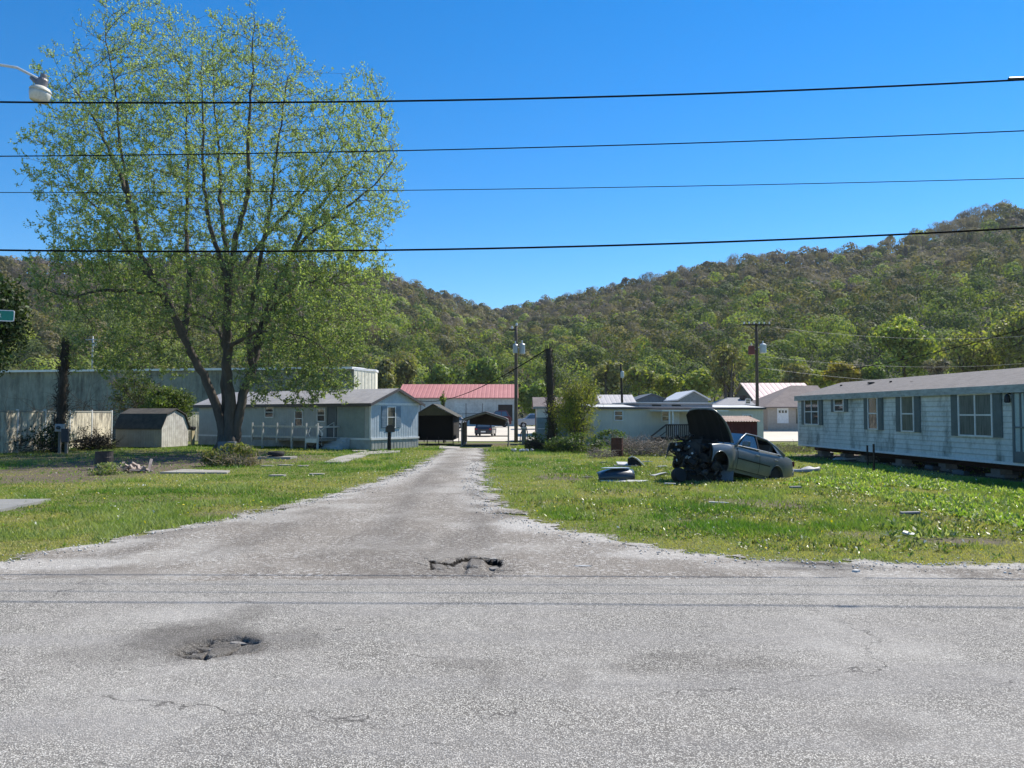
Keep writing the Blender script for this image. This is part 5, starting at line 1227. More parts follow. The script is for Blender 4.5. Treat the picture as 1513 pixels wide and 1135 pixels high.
# greenhouse
def yb(x): return side_y(x, zt_(x))*.955
WB, WT = (2.08, .93), (1.36, 1.385); RT, RB = (.28, 1.365), (-.50, 1.035)
roofY = .585
m = MB(); xs_ = np.linspace(RT[0], WT[0], 7)
for x in xs_:
    for y in np.linspace(-1, 1, 9): m.v.append((x, roofY*y, 1.37+.035*(1-y*y)+.02*(1-((x-.82)/.55)**2)))
for i in range(6):
    for k in range(8): m.f.append([i*9+k, (i+1)*9+k, (i+1)*9+k+1, i*9+k+1])
o_ = m.build('roof', wpaint, wc, smooth=True); q = o_.modifiers.new('s', 'SOLIDIFY'); q.thickness = .03
for sg in (1, -1):
    y0 = yb(1.9)
    MB().tube([(2.08, sg*.80, .93), (1.7, sg*.70, 1.2), (1.36, sg*.60, 1.385), (.8, sg*.60, 1.405), (.28, sg*.59, 1.375), (-.1, sg*.66, 1.23), (-.45, sg*.76, 1.03)], [.03, .028, .028, .026, .03, .045, .05], 8).build('roof_pillar', wpaint, wc, smooth=True)
    MB().tube([(.97, sg*.81, .96), (.90, sg*.605, 1.385)], .032, 6).build('centre_pillar', black, wc)
    MB().add([(-.50, sg*.775, 1.0), (-.12, sg*.80, .985), (.12, sg*.64, 1.33), (-.05, sg*.66, 1.27), (-.50, sg*.765, 1.0), (-.12, sg*.79, .985), (.12, sg*.62, 1.33), (-.05, sg*.64, 1.27)], [(0, 1, 2, 3), (7, 6, 5, 4)]).build('rear_pillar', wpaint, wc)
    MB().tube([(2.0, sg*.815, .945), (1.0, sg*.83, .975), (0, sg*.82, 1.0), (-.2, sg*.80, 1.0)], .014, 5).build('window_trim', galv, wc)
cg = glassmat('sedan_glass', (.015, .022, .03), .04)
MB().add([(2.07, -.76, .945), (2.10, 0, .95), (2.07, .76, .945), (1.38, .56, 1.375), (1.42, 0, 1.40), (1.38, -.56, 1.375)], [(0, 1, 4, 5), (1, 2, 3, 4)]).build('windscreen', cg, wc, smooth=True)
MB().add([(-.48, -.72, 1.045), (-.52, 0, 1.05), (-.48, .72, 1.045), (.26, .55, 1.37), (.24, 0, 1.395), (.26, -.55, 1.37)], [(3, 4, 1, 2), (4, 5, 0, 1)]).build('rear_window', cg, wc, smooth=True)
for sg in (1, -1):
    v_ = [(1.92, sg*.80, .97), (1.0, sg*.812, .98), (.94, sg*.61, 1.37), (1.36, sg*.605, 1.36)]
    MB().add(v_, [(0, 1, 2, 3) if sg < 0 else (3, 2, 1, 0)]).build('side_window', cg, wc)
MB().box(-.3, -.72, .5, 1.9, .72, .97).build('cabin_interior', mat('dark_interior', (.02, .02, .02), .9), wc)
for sg in (-.36, .36):
    for x in (1.0, .0): MB().cbox((x, sg, 1.05), (.16, .46, .55), R3(0, -.25, 0)).cbox((x-.07, sg, 1.3), (.1, .24, .14), R3(0, -.25, 0)).build('seat', mat('grey_seat', (.10, .10, .10), .9), wc, bevel=.03)
MB().tube([(1.5+.05*math.cos(a), .38+.17*math.sin(a), 1.03+.17*math.cos(a)) for a in np.linspace(0, 2*PI, 14)], .015, 6).build('steering_wheel', black, wc)
for sg in (1, -1): MB().cbox((-1.045, sg*.63, .86), (.05, .26, .16)).build('tail_light', mat('dull_tail_red', (.14, .012, .012), .3), wc, bevel=.02)
MB().cbox((-1.07, 0, .52), (.12, 1.5, .22)).build('rear_bumper', wpaint, wc, bevel=.05)
for sg in (1, -1): MB().lathe([(.05, -.09), (.27, -.08), (.285, 0), (.27, .08), (.05, .09)], 20, Matrix.Translation((0, sg*.74, .29)) @ R3(PI/2)).build('wheel', tyre_m, wc)
# engine bay
dk = mat('grimy_black_metal', (.010, .010, .011), .8, (.022, .02, .018), scale=8, bump=.3); dk2 = mat('oily_steel', (.035, .035, .035), .6, (.014, .014, .014), metal=.2, scale=8)
m = MB(); m.box(2.13, -.72, .35, 2.16, .72, .95)
for sg in (1, -1): m.box(2.16, sg*.5-.05, .38, 3.0, sg*.5+.05, .52); m.box(2.16, sg*.62-.02, .45, 2.95, sg*.62+.02, .80)
m.box(2.9, -.62, .30, 3.0, .62, .42); m.box(2.2, -.45, .12, 2.9, .45, .24)
m.build('chassis_frame', dk, wc)
m = MB(); m.cbox((2.62, 0, .62), (.62, .5, .5), R3(0, .05, 0)); m.cbox((2.55, .02, .90), (.6, .36, .12)); m.lathe([(.1, 0), (.12, .05), (.1, .1)], 12, Matrix.Translation((2.95, .05, .55)) @ R3(0, PI/2)); m.lathe([(.07, 0), (.09, .05), (.07, .08)], 12, Matrix.Translation((2.95, -.18, .68)) @ R3(0, PI/2))
m.build('engine', dk2, wc, bevel=.03)
m = MB()
for sg in (1, -1): m.lathe([(.09, 0), (.13, .05), (.13, .2), (.07, .24)], 12, Matrix.Translation((2.62, sg*.55, .68)))
m.build('strut_tower', dk, wc)
m = MB()
for k in range(26):
    p = Vector((random.uniform(2.3, 3.15), random.uniform(-.6, .6), random.uniform(.3, 1.0))); pts = [p]
    d_ = Vector((random.gauss(0, 1), random.gauss(0, 1), random.gauss(0, .6))).normalized()
    for q in range(5): p = p+d_*.09; pts.append(p.copy()); d_ = (d_+Vector([random.gauss(0, .5) for _ in range(3)])).normalized()
    m.tube(pts, random.choice((.012, .02, .03)), 6)
m.build('hoses', dk, wc, smooth=True)
m = MB(); m.box(2.55, -.45, .3, 3.0, .45, .55)
for k in range(44): m.cbox((random.uniform(2.5, 3.15), random.uniform(-.55, .55), random.uniform(.2, .8)), (random.uniform(.08, .24), random.uniform(.1, .28), random.uniform(.05, .14)), R3(random.gauss(0, .4), random.gauss(0, .4), random.gauss(0, .5)))
m.build('engine_parts', dk, wc, bevel=.015)
m = MB()
for k in range(7): m.cbox((random.uniform(3.05, 3.25), random.uniform(-.6, .6), random.uniform(.2, .75)), (.04, random.uniform(.04, .1), random.uniform(.03, .07)), R3(random.gauss(0, .5), 0, random.gauss(0, .5)))
m.build('bright_fittings', galv, wc)
for sg in (1, -1):
    MB().lathe([(.04, -.04), (.15, -.035), (.15, .035), (.04, .04)], 20, Matrix.Translation((2.73, sg*.70, .22)) @ R3(PI/2)).build('brake_disc', dk2, wc)
    MB().tube([(2.73, sg*.66, .22), (2.62, sg*.55, .75)], .035, 8).tube([(2.73, sg*.66, .18), (2.6, sg*.3, .18)], .03, 6).build('suspension_strut', dk, wc)
# bonnet, hinged open
m = MB(); nx_, ny_ = 9, 13
for i in range(nx_):
    u_ = i/(nx_-1)
    for k in range(ny_):
        v_ = -1+2*k/(ny_-1); w_ = .74-.15*u_**2.2; ln_ = 1.12-.20*abs(v_)**4
        m.v.append((u_*ln_, v_*w_, .035*(1-v_*v_)+.06*math.sin(u_*PI*.5)*(1)-.09*u_**3))
for i in range(nx_-1):
    for k in range(ny_-1): m.f.append([i*ny_+k, (i+1)*ny_+k, (i+1)*ny_+k+1, i*ny_+k+1])
bo = m.build('bonnet', wpaint, wc, smooth=True, loc=(2.10, 0, .99)); bo.rotation_euler = (0, -math.radians(53), 0)
q = bo.modifiers.new('s', 'SOLIDIFY'); q.thickness = .02; q.offset = 1
m = MB()
for i in range(nx_):
    u_ = .03+.94*i/(nx_-1)
    for k in range(ny_):
        v_ = -.95+1.9*k/(ny_-1); w_ = .74-.15*u_**2.2; ln_ = 1.12-.20*abs(v_)**4
        m.v.append((u_*ln_, v_*w_, .035*(1-v_*v_)+.06*math.sin(u_*PI*.5)-.09*u_**3-.035-.02*(k % 3 == 0)))
for i in range(nx_-1):
    for k in range(ny_-1): m.f.append([i*ny_+k, i*ny_+k+1, (i+1)*ny_+k+1, (i+1)*ny_+k])
m.build('bonnet_liner', mat('black_bonnet_felt', (.010, .010, .010), .95), bo)
MB().tube([(2.35, .6, .9), (2.75, .55, 1.75)], .01, 5).build('bonnet_stay', dk, wc)
# ================================================================ DEBRIS AND SMALL THINGS
def at(px, py): return G(px, py)
# blocks and board propping the wreck
def blocks(label, px, py, n, m=None, dims=(.4, .2, .2), rz=0.):
    g_ = at(px, py); mm = MB()
    for k in range(n): mm.cbox((0, 0, dims[2]*(k+.5)), (dims[0], dims[1], dims[2]-.006), R3(0, 0, random.uniform(-.1, .1)))
    o = mm.build('concrete_block', m or blk, None, bevel=.008); o.location = g_; o.rotation_euler = (0, 0, rz); return tag(o, label, 'block')
g_ = at(1064, 711); o = MB().box(-.3, -.05, 0, .35, .05, .33).build('salvaged_panel', mat('blue_grey_plastic', (.10, .125, .16), .5), None, bevel=.02); o.location = g_; o.rotation_euler = (math.radians(-12), .1, -.2); tag(o, 'blue grey plastic panel leaning under the front wing of the wreck', 'panel')
g_ = at(1003, 713); o = thing('loose_wheel', 'black loose wheel hub lying at the nose of the wreck', 'wheel', g_+Vector((0, 0, .2)), .5)
MB().lathe([(.12, -.1), (.2, -.09), (.215, 0), (.2, .09), (.12, .1)], 20, R3(PI/2-.3)).build('tyre', tyre_m, o); MB().lathe([(.11, -.07), (.06, -.09), (.0, -.09)], 14, R3(PI/2-.3)).build('rim', dk2, o)
g_ = at(1042, 713)+Vector((0, .25, 0)); t_ = thing('engine_part', 'black greasy gearbox and exhaust heap under the nose of the wreck', 'car part', g_)
m = MB(); m.box(-.42, -.05, .02, .42, .42, .26)
for k in range(46): m.cbox((random.uniform(-.48, .48), random.uniform(-.15, .45), random.uniform(.03, .5)), (random.uniform(.06, .24), random.uniform(.06, .2), random.uniform(.05, .14)), R3(random.gauss(0, .5), random.gauss(0, .5), random.gauss(0, .8)))
m.build('casing', dk, t_, bevel=.02)
m = MB()
for k in range(10):
    p = Vector((random.gauss(0, .3), random.gauss(-.05, .15), random.uniform(.05, .5))); m.tube([p, p+Vector((random.gauss(0, .2), random.gauss(0, .1), random.gauss(0, .1))), p+Vector((random.gauss(0, .3), random.gauss(0, .15), random.gauss(0, .2)))], random.choice((.015, .03)), 6)
m.lathe([(.04, 0), (.09, .02), (.09, .06), (.03, .08)], 14, Matrix.Translation((-.02, -.28, .28)) @ R3(PI/2))
m.build('pipework', dk2, t_, smooth=True)
# bumper skin on the grass
def sheet(name, label, cat, px, py, pts2, th, m, rot=(0, 0, 0), z=.02, bend=0., parts=()):
    """irregular bent panel: outline in its own plane, given thickness and a bow"""
    g_ = at(px, py); n_ = 9; x0 = min(p[0] for p in pts2); x1 = max(p[0] for p in pts2)
    mm = MB().slab(pts2, -th/2, th/2); mm.v = [(x, y, z_+bend*(1-((x-(x0+x1)/2)/((x1-x0)/2))**2)) for x, y, z_ in mm.v]
    o = mm.build(name, m, None, bevel=min(.01, th*.3)); o.location = g_+Vector((0, 0, z)); o.rotation_euler = rot; return tag(o, label, cat)
def bar(px, py, w, h, m, label, name='scrap_board', dpt=.12, cat='scrap', rz=0., tilt=0.):
    g_ = at(px, py); o = MB().cbox((0, 0, h/2+.01), (w, dpt, h)).build(name, m, None, bevel=min(h*.3, .01)); o.location = g_; o.rotation_euler = (tilt, random.uniform(-.05, .05), rz); return tag(o, label, cat)
darkblue = mat('dark_blue_bumper_skin', (.025, .035, .05), .35, (.05, .06, .07), scale=3, coat=.3)
palep = mat('scuffed_pale_plastic', (.60, .60, .58), .6, (.38, .38, .37), scale=6)
g_ = at(912, 712); bt = thing('car_bumper', 'dark blue torn car bumper skin lying on the grass left of the wreck', 'car part', g_, .05)
m = MB(); nx_ = 16; prof2 = [(-.05, .02), (-.09, .12), (-.05, .24), (.10, .33), (.26, .36)]
for i in range(nx_):
    u_ = -1+2*i/(nx_-1)
    for y, z_ in prof2: m.v.append((u_*.52, y+.16*u_*u_, z_*(1-.35*max(0, -u_)**2)*(1 if u_ < .8 else .9)))
for i in range(nx_-1):
    for k in range(4): m.f.append([i*5+k, (i+1)*5+k, (i+1)*5+k+1, i*5+k+1])
o = m.build('skin', darkblue, bt, smooth=True); q = o.modifiers.new('s', 'SOLIDIFY'); q.thickness = .012
MB().slab([(-.45, .1), (-.1, -.02), (.15, .05), (.42, .16), (.36, .34), (.0, .42), (-.3, .3)], .372, .385).build('top_lip', mat('pale_blue_scuff', (.34, .40, .46), .5), bt)
edge = [(-.45, -.14), (-.3, -.2), (-.22, -.13), (-.1, -.21), (.02, -.24), (.08, -.16), (.2, -.22), (.33, -.2), (.45, -.17), (.62, -.19), (.83, -.12), (.7, -.06), (.3, -.04), (-.2, -.05), (-.5, -.06)]
o = MB().slab(edge, 0, .02).build('foam_strip', palep, None, loc=(0, 0, 0)); o.location = g_+Vector((0, 0, .05)); o.rotation_euler = (math.radians(14), 0, .02); tag(o, 'ragged white foam strip in front of the dark blue bumper', 'foam strip'); o.name = 'foam_strip'
bar(915, 694, .45, .05, palep, 'short pale board behind the dark blue bumper', rz=.15)
bar(932, 698, .35, .04, dk, 'black rubber strip just behind the right end of the bumper', name='rubber_strip', rz=-.2)
g_ = at(928, 689); tt = thing('scrap_door', 'white and black car door panel lying below the rusty barrel', 'car part', g_, .05)
MB().slab([(-.5, -.1), (.3, -.22), (.45, .1), (-.1, .25), (-.5, .2)], .0, .04).build('backing', mat('taupe_board', (.32, .29, .27), .7), tt)
MB().slab([(-.38, -.02), (-.02, -.08), (.0, .22), (-.4, .24)], .06, .09, R3(.3)).build('white_face', palep, tt)
m = MB(); pts = [(.02, 0, .3), (.16, -.03, .36), (.32, -.06, .28), (.48, -.1, .12), (.58, -.12, .0)]
m.tube(pts, .022, 6); m.build('curved_trim', palep, tt, smooth=True)
MB().add([(.0, .02, .28), (.16, .0, .33), (.32, -.03, .25), (.46, -.07, .1), (.5, -.08, .0), (.0, .02, .0), (.0, .05, .28), (.16, .03, .33), (.32, .0, .25), (.46, -.04, .1), (.5, -.05, .0), (.0, .05, .0)], [(0, 5, 4, 3, 2, 1), (6, 7, 8, 9, 10, 11)]).build('black_face', dk, tt)
bar(957, 683, .42, .03, mat('silver_grey_strip', (.5, .5, .46), .6), 'thin pale strip right of the door panel', name='trim_strip', rz=-.25, dpt=.06)
bar(917, 672, .22, .03, palep, 'small white stick leaning at the foot of the rusty barrel', name='white_stick', rz=-.6, dpt=.05)
m = MB().slab([(-.3, .05), (-.1, -.02), (.0, -.1), (.22, -.08), (.34, .02), (.25, .12), (.05, .1), (-.2, .12)], 0, .015); m.v = [(x, y, z_+.06*math.sin(x*9)+.06) for x, y, z_ in m.v]
o = m.build('crumpled_plastic', palep, None); o.location = at(973, 704); tag(o, 'crumpled off white plastic piece between bumper and wreck', 'plastic scrap')
for q_ in [(892, 684, .3, 'pale plank at the left foot of the dead brush heap', .35), (936, 680, .5, 'grey plank lying between rusty barrel and curved black trim', -.3), (978, 690, .35, 'weathered board between curved black trim and wreck', .25),
           (868, 706, .3, 'small weathered board left of the dark blue bumper', -.15), (950, 712, .28, 'pale splinter board at the right end of the white foam strip', .4), (990, 716, .3, 'pale strip in the grass at the nose of the wreck', -.35)]:
    bar(q_[0], q_[1], q_[2], .03, random.choice((palep, MC['weathered_grey_wood'])), q_[3], name='scrap_plank', rz=q_[4], dpt=.09)
bar(1062, 744, .42, .025, palep, 'slim white strip in the grass in front of the wreck', name='white_strip', rz=-.12, dpt=.07)
bar(1175, 722, .3, .05, mat('grey_rubbish', (.22, .22, .23), .8), 'flat grey rubbish in the grass below the rear wheel of the wreck', name='rubbish_piece', rz=.2)
bar(1345, 760, .35, .04, MC['grey_rubbish'], 'flat grey plank in the grass far right of the wreck', name='grey_plank', rz=-.1)
m = MB().slab([(-.1, 0), (0, -.05), (.12, -.02), (.1, .06), (-.05, .07)], 0, .03); o = m.build('paper_cup', palep, None); o.location = at(1342, 790); o.rotation_euler = (.3, .2, 0); tag(o, 'small crushed white litter at the front edge of the right lawn', 'litter')
o = MB().slab([(-.05, 0), (0, -.03), (.05, .0), (.02, .05)], 0, .03).build('paper_scrap', palep, None); o.location = at(1265, 846); tag(o, 'tiny white paper scrap on the road edge', 'litter')
o = MB().slab([(-.1, 0), (0, -.02), (.12, .0), (.02, .03)], .01, .02).build('paper_scrap', palep, None); o.location = at(860, 838); tag(o, 'thin white scrap on the gravel right of the broken hole', 'litter')
# white bumper behind the car
m = MB(); nx_ = 14
for i in range(nx_):
    u_ = -1+2*i/(nx_-1)
    for y, z_ in ((-.10, .02), (-.12, .06), (-.02, .12), (.14, .10+.05*math.sin(u_*5))): m.v.append((u_*.55, y+.2*u_*u_, z_*(1+.3*u_)))
for i in range(nx_-1):
    for k in range(3): m.f.append([i*4+k, (i+1)*4+k, (i+1)*4+k+1, i*4+k+1])
g_ = at(1186, 698); o = m.build('car_bumper', mat('silver_bumper_skin', (.42, .42, .42), .5, (.2, .2, .2), scale=4), None, smooth=True); q = o.modifiers.new('s', 'SOLIDIFY'); q.thickness = .012; o.location = g_; o.rotation_euler = (.2, 0, -.25); tag(o, 'silver car bumper lying behind the tail of the wreck', 'car part')
bar(1198, 694, .7, .05, dk, 'dark bent metal strip over the silver bumper', name='metal_strip', rz=-.3, dpt=.1)
# barrels
def barrel(label, px, py, r, h, m, open_=True):
    g_ = at(px, py); p_ = [(r, 0), (r*1.02, .02), (r, .04), (r, h*.33), (r*1.03, h*.35), (r, h*.37), (r, h*.66), (r*1.03, h*.68), (r, h*.7), (r, h-.02), (r*1.02, h), (r*.97, h), (r*.96, h*.5), (0.01, h*.5)]
    o = MB().lathe(p_, 24).build('barrel', m, None, smooth=False); o.location = g_+Vector((0, r, -.03)); return tag(o, label, 'barrel')
barrel('black steel barrel in the weeds on the left lawn', 147, 693, .29, .62, mat('black_barrel_paint', (.02, .02, .024), .6, (.06, .045, .035), scale=5))
barrel('rusty brown barrel under the brush right of the leafy shrub', 913, 674, .27, .84, rust)
# tyre on slab
g_ = at(409, 677); o = MB().slab([(-.75, -.35), (.7, -.4), (.8, .3), (-.7, .35)], -.03, .07).build('concrete_slab', concrete, None, bevel=.01); o.location = g_; tag(o, 'small concrete slab under the tyre in front of the porch', 'slab')
o = MB().lathe([(.19, .0), (.33, .02), (.36, .11), (.33, .20), (.19, .22), (.20, .18), (.28, .11), (.20, .04)], 26).build('old_tyre', tyre_m, None, smooth=True); o.location = g_+Vector((-.05, .05, .075)); tag(o, 'old black tyre lying flat on a slab in front of the porch', 'tyre')
# slabs and walkway
def slabp(name, label, cat, pxs, m=None, z=.03, kind=None):
    P = [at(*q) for q in pxs]; c = sum(P, Vector())/len(P); o = MB().slab([(p.x-c.x, p.y-c.y) for p in P][::-1] if False else [(p.x-c.x, p.y-c.y) for p in P], -.05, z).build(name, m or concrete, None); o.location = c; return tag(o, label, cat, kind=kind)
slabp('path', None, None, [(478, 684), (505, 684), (548, 671.5), (590, 668.5), (592, 666.5), (545, 666.5), (500, 676)], kind='structure')
slabp('path', None, None, [(522, 667.5), (560, 667.5), (552, 666), (520, 666)], kind='structure')
slabp('path', None, None, [(648, 663), (676, 664), (680, 661), (650, 659.5)], mat('gravel_path', (.4, .37, .33), .9), kind='structure')
slabp('concrete_pad', 'long thin concrete pad in the left lawn below the brush', 'slab', [(236, 699), (335, 699.5), (340, 696.5), (270, 694.5)])
slabp('concrete_pad', 'grey concrete pad at the left edge of the lawn', 'slab', [(-120, 757), (0, 755), (48, 745), (75, 739), (-60, 740)], mat('grey_pad', (.27, .265, .25), .9, (.2, .2, .19), scale=2))
for k, (px, py, w) in enumerate([(395, 688, .22), (422, 687, .28), (410, 702, .25), (468, 700, .25), (448, 688, .2)]):
    o = MB().slab([(-w, -.10), (-w*.2, -.16), (w*.9, -.12), (w, .06), (w*.3, .15), (-w*.8, .10)], -.05, .01).build('stepping_stone', concrete, None); o.location = at(px, py); tag(o, ['pale flat stone left of the row before the tyre', 'pale flat stone below the tyre, middle of the back row', 'pale flat stone nearest the road in the left lawn', 'pale flat stone right of the nearest one', 'pale flat stone at the right end of the back row'][k], 'stone', 'flat stones in the left lawn')
# blocks at tree foot
blocks('pair of stacked grey blue concrete blocks at the foot of the maple, left stack', 329, 667, 2, mat('blue_grey_block', (.17, .20, .23), .9), (.42, .25, .25))
blocks('stacked grey blue concrete blocks at the foot of the maple, right stack', 342, 667, 2, MC['blue_grey_block'], (.42, .25, .25))
# meter pedestal
g_ = at(94, 670); mt = thing('meter_pedestal', 'grey electric meter box on two posts before the panel fence', 'meter box', g_)
MB().box(-.22, -.1, 0, -.12, 0, 1.25).box(.10, -.1, 0, .22, 0, 1.1).build('post', MC['weathered_grey_wood'], mt); MB().box(-.32, -.24, 1.05, .12, -.1, 1.42).build('meter_box', galv, mt, bevel=.02); MB().box(.0, -.26, .55, .34, -.1, 1.2).build('panel_box', mat('dark_metal_box', (.06, .06, .065), .6), mt, bevel=.02)
MB().lathe([(.09, 0), (.09, .08), (.05, .1)], 14, Matrix.Translation((-.12, -.24, 1.25)) @ R3(PI/2)).build('meter', glass, mt)
# stove / grill behind the shed
g_ = at(278, 658); t_ = thing('barbecue_grill', 'dark barbecue grill between shed and tree', 'grill', g_+Vector((0, -.3, 0)))
MB().box(-.5, -.25, .95, .5, .25, 1.15).build('lid', black, t_, bevel=.05)
for x in (-.4, .4): MB().box(x-.04, -.2, -.02, x+.04, .2, .95).build('leg', mat('yellowish_timber', (.42, .36, .22), .8), t_)
# utility box by tall pole
g_ = at(774, 657); t_ = thing('water_meter_stand', 'grey green utility stand with cap beside the carport', 'utility stand', g_)
MB().box(-.14, -.12, -.02, .14, .12, 1.0).build('box', mat('grey_green_box', (.16, .19, .18), .6), t_, bevel=.02); MB().box(-.19, -.16, 1.0, .19, .16, 1.08).build('lid', galv, t_); MB().tube([(.2, 0, 0), (.22, 0, .8), (.1, 0, 1.2)], .03, 6).tube([(-.24, 0, .05), (-.22, 0, .6), (-.1, 0, .9)], .03, 6).build('pipe', black, t_)
g_ = at(770, 667)
m = MB()
for k in range(7): m.cbox((random.gauss(0, .2), random.gauss(0, .15), .06), (.16, .12, .1), R3(random.gauss(0, .6), random.gauss(0, .6), random.gauss(0, 1)))
o = m.build('rubbish_heap', palep, None, bevel=.02); o.location = g_; tag(o, 'white rubbish heap at the right side of the driveway end', 'rubbish')
# leaning board by white trailer
a_ = at(806, 660); o = MB().cbox((0, 0, .02), (1.1, .06, .04)).build('white_board', trimw, None); o.location = a_+Vector((-.3, 0, .3)); o.rotation_euler = (0, math.radians(38), 0); tag(o, 'white board leaning at the corner of the small white trailer', 'board')
# bowed posts before the right home
for k, (px, y0, y1) in enumerate([(1282, 658, 689), (1291.5, 656, 697)]):
    g_ = at(px, y1); zt = W(px, y0, g_.y).z; o = MB().tube([(0, 0, -.1), (0, 0, zt)], .035, 8).build('steel_post', darkpole, None); o.location = g_; tag(o, ['shorter dark steel post in front of the right mobile home', 'taller dark steel post in front of the right mobile home'][k], 'post', 'steel posts before the right mobile home')
o = MB().slab([(-.9, -.2), (.5, -.3), (1.0, 0), (.6, .35), (-.5, .3)], .0, .05).build('white_sheet', trimw, None, bevel=.01); o.location = at(1256, 678); o.rotation_euler = (.05, -.04, .1); tag(o, 'white panel lying on the ground beneath the right mobile home', 'panel')
for k, (px, py, w) in enumerate([(1222, 672, .5), (1378, 694, .35), (1420, 702, .4), (1497, 703, .45), (1448, 690, .3)]):
    o = MB().cbox((0, 0, .07), (w, .35, .14), R3(.1, .1, .3*k)).build('scrap_block', mat('dark_scrap_block', (.10, .11, .12), .8), None, bevel=.02); o.location = at(px, py)
    tag(o, ['flat grey block beside the first pier of the right mobile home', 'dark grey lump under the middle of the right mobile home', 'grey lump below the curtained window of the right home', 'dark lump under the door of the right mobile home', 'small dark lump deep under the right home near its door'][k], 'block', 'scrap blocks under the right home')
# rubble pile left
t_ = at(201, 697); m = MB()
for k in range(26): m.cbox((random.uniform(-.42, .42), random.gauss(0, .1), abs(random.gauss(.09, .07))), (random.uniform(.1, .5), .09, .05), R3(random.gauss(0, .5), random.gauss(0, .5), random.gauss(0, 1.2)))
o = m.build('wood_pile', mat('pinkish_split_wood', (.46, .38, .33), .9, (.26, .2, .17), scale=5), None); o.location = t_; tag(o, 'pinkish split wood pile in the dirt right of the black barrel', 'wood pile')
# asphalt pieces around the potholes
apm = mat('broken_asphalt', (.27, .255, .235), .95, (.16, .15, .14), scale=12, bscale=90, bump=.6)
def chunk(px, py, w, d_, h, rz, label, m=None, tilt=(0, 0), z=0.):
    n_ = random.choice((6, 7, 8)); pts = []
    for k in range(n_): a = 2*PI*k/n_; rr = random.uniform(.6, 1.12); pts.append((w*rr*math.cos(a), d_*rr*math.sin(a)))
    mm = MB().slab(pts, 0, h); o = mm.build('asphalt_chunk', m or apm, None, bevel=.006); p_ = at(px, py); o.location = (p_.x, p_.y, z); o.rotation_euler = (tilt[0], tilt[1], rz); return tag(o, label, 'asphalt chunk', 'broken asphalt around the holes')
chunk(730, 838, .09, .08, .03, .2, 'flat asphalt piece at the right end of the gravel hole', tilt=(.08, 0), z=-.035)
chunk(708, 842, .05, .04, .03, .5, 'small asphalt crumb at the front of the gravel hole', z=-.05)
for k, q in enumerate([(352, 948, .10, .04, .015), (318, 958, .07, .03, .015), (290, 966, .05, .03, .015)]):
    chunk(q[0], q[1], q[2], q[3], q[4], random.uniform(-.4, .4), ['largest pale asphalt plate at the back of the near pothole', 'asphalt plate in the middle of the near pothole', 'asphalt plate at the left of the near pothole', 'long asphalt plate at the front of the near pothole', 'asphalt plate at the right of the near pothole', 'small asphalt crumb at the front left of the near pothole'][k], tilt=(random.gauss(.05, .05), random.gauss(0, .05)), z=-.022)
# ================================================================ TREES, SHRUBS, BRUSH
def tree(label, px, py, rx, ry, d, pal, n=2600, size=.3, name='tree', trunk=True, K=14, bare=0., zb=None, flat=.75, multi=1, lean=0., bk=None, trans=.35):
    z0 = gzf(d) if d < 115 else -.6
    if zb is not None: z0 = zb
    mpp = d/F; c = W(px, py, d); h = c.z-z0; Rx_, Rz_ = rx*mpp, ry*mpp
    t_ = thing(name, label, 'tree' if 'shrub' not in name and 'bush' not in name else 'shrub', (c.x, d, z0))
    lob = unit(RNG.normal(size=(K, 3))+np.array([[0, -.1, .15]])); lob *= RNG.uniform(.55, 1.05, (K, 1)); k = RNG.integers(0, K, n)
    dd = unit(RNG.normal(size=(n, 3))+lob[k]*.6); rr = RNG.uniform(.26, .46, K)[k][:, None]*RNG.random((n, 1))**.4
    P = np.array([[0, 0, h]])+(lob[k]*.62+dd*rr+RNG.normal(size=(n, 3))*.07)*np.array([[Rx_, Rx_*.9, Rz_]]); P[:, 2] = np.maximum(P[:, 2], .05)
    sz_ = size*RNG.uniform(.55, 1.4, n); V_, F_ = leaves(P, dd+RNG.normal(size=(n, 3))*.6, sz_, sz_*flat*.65)
    pal = np.array(pal); tone = RNG.uniform(.8, 1.25, K); cc = pal[RNG.integers(0, len(pal), n)]*(.75+.5*RNG.random((n, 1)))*tone[k][:, None]
    npmesh('crown', V_, F_, leafmat('tree_leaf' if trans == .35 else 'dense_leaf', trans, .6), t_, cols=cc)
    if trunk:
        tr = max(.06, Rx_*.055); P0 = []; P1 = []; R0 = []; R1 = []; fork = h-Rz_*.75; fork = max(fork, h*.25)
        mb = MB()
        for q in range(multi):
            a = 2*PI*q/max(multi, 1); e = (Rx_*.18*math.cos(a)*(multi > 1), Rx_*.18*math.sin(a)*(multi > 1))
            mb.tube([(e[0]*.1, e[1]*.1, -.15), (e[0]*.5, e[1]*.5, fork*.6), (e[0], e[1], fork), (e[0]*1.6+lean, e[1]*1.6, h+Rz_*.3)], [tr*1.25, tr, tr*.8, tr*.25], 8)
        for q in range(K):
            tip = Vector((lob[q][0]*.8*Rx_, lob[q][1]*.75*Rx_, h+lob[q][2]*.8*Rz_)); s_ = Vector((0, 0, max(fork*.9, min(tip.z-.1, h-Rz_*.2)*.8))); mid = s_.lerp(tip, .5)+Vector((0, 0, .06*Rz_))
            mb.tube([s_, mid, tip], [tr*.45, tr*.28, tr*.08], 5)
            for w_ in range(5+int(bare*14)):
                tp = tip+Vector([random.gauss(0, .2)*Rx_, random.gauss(0, .2)*Rx_, abs(random.gauss(.1, .2))*Rz_]); mb.tube([mid.lerp(tip, random.random()), tp], [tr*.14, tr*.04], 3, False)
        mb.build('trunk', bk or bark2, t_, smooth=True)
    return t_
bark2 = mat('tree_bark', (.12, .10, .08), .95, (.07, .06, .05), scale=4, stretch=(1, 1, .3), bump=.6)
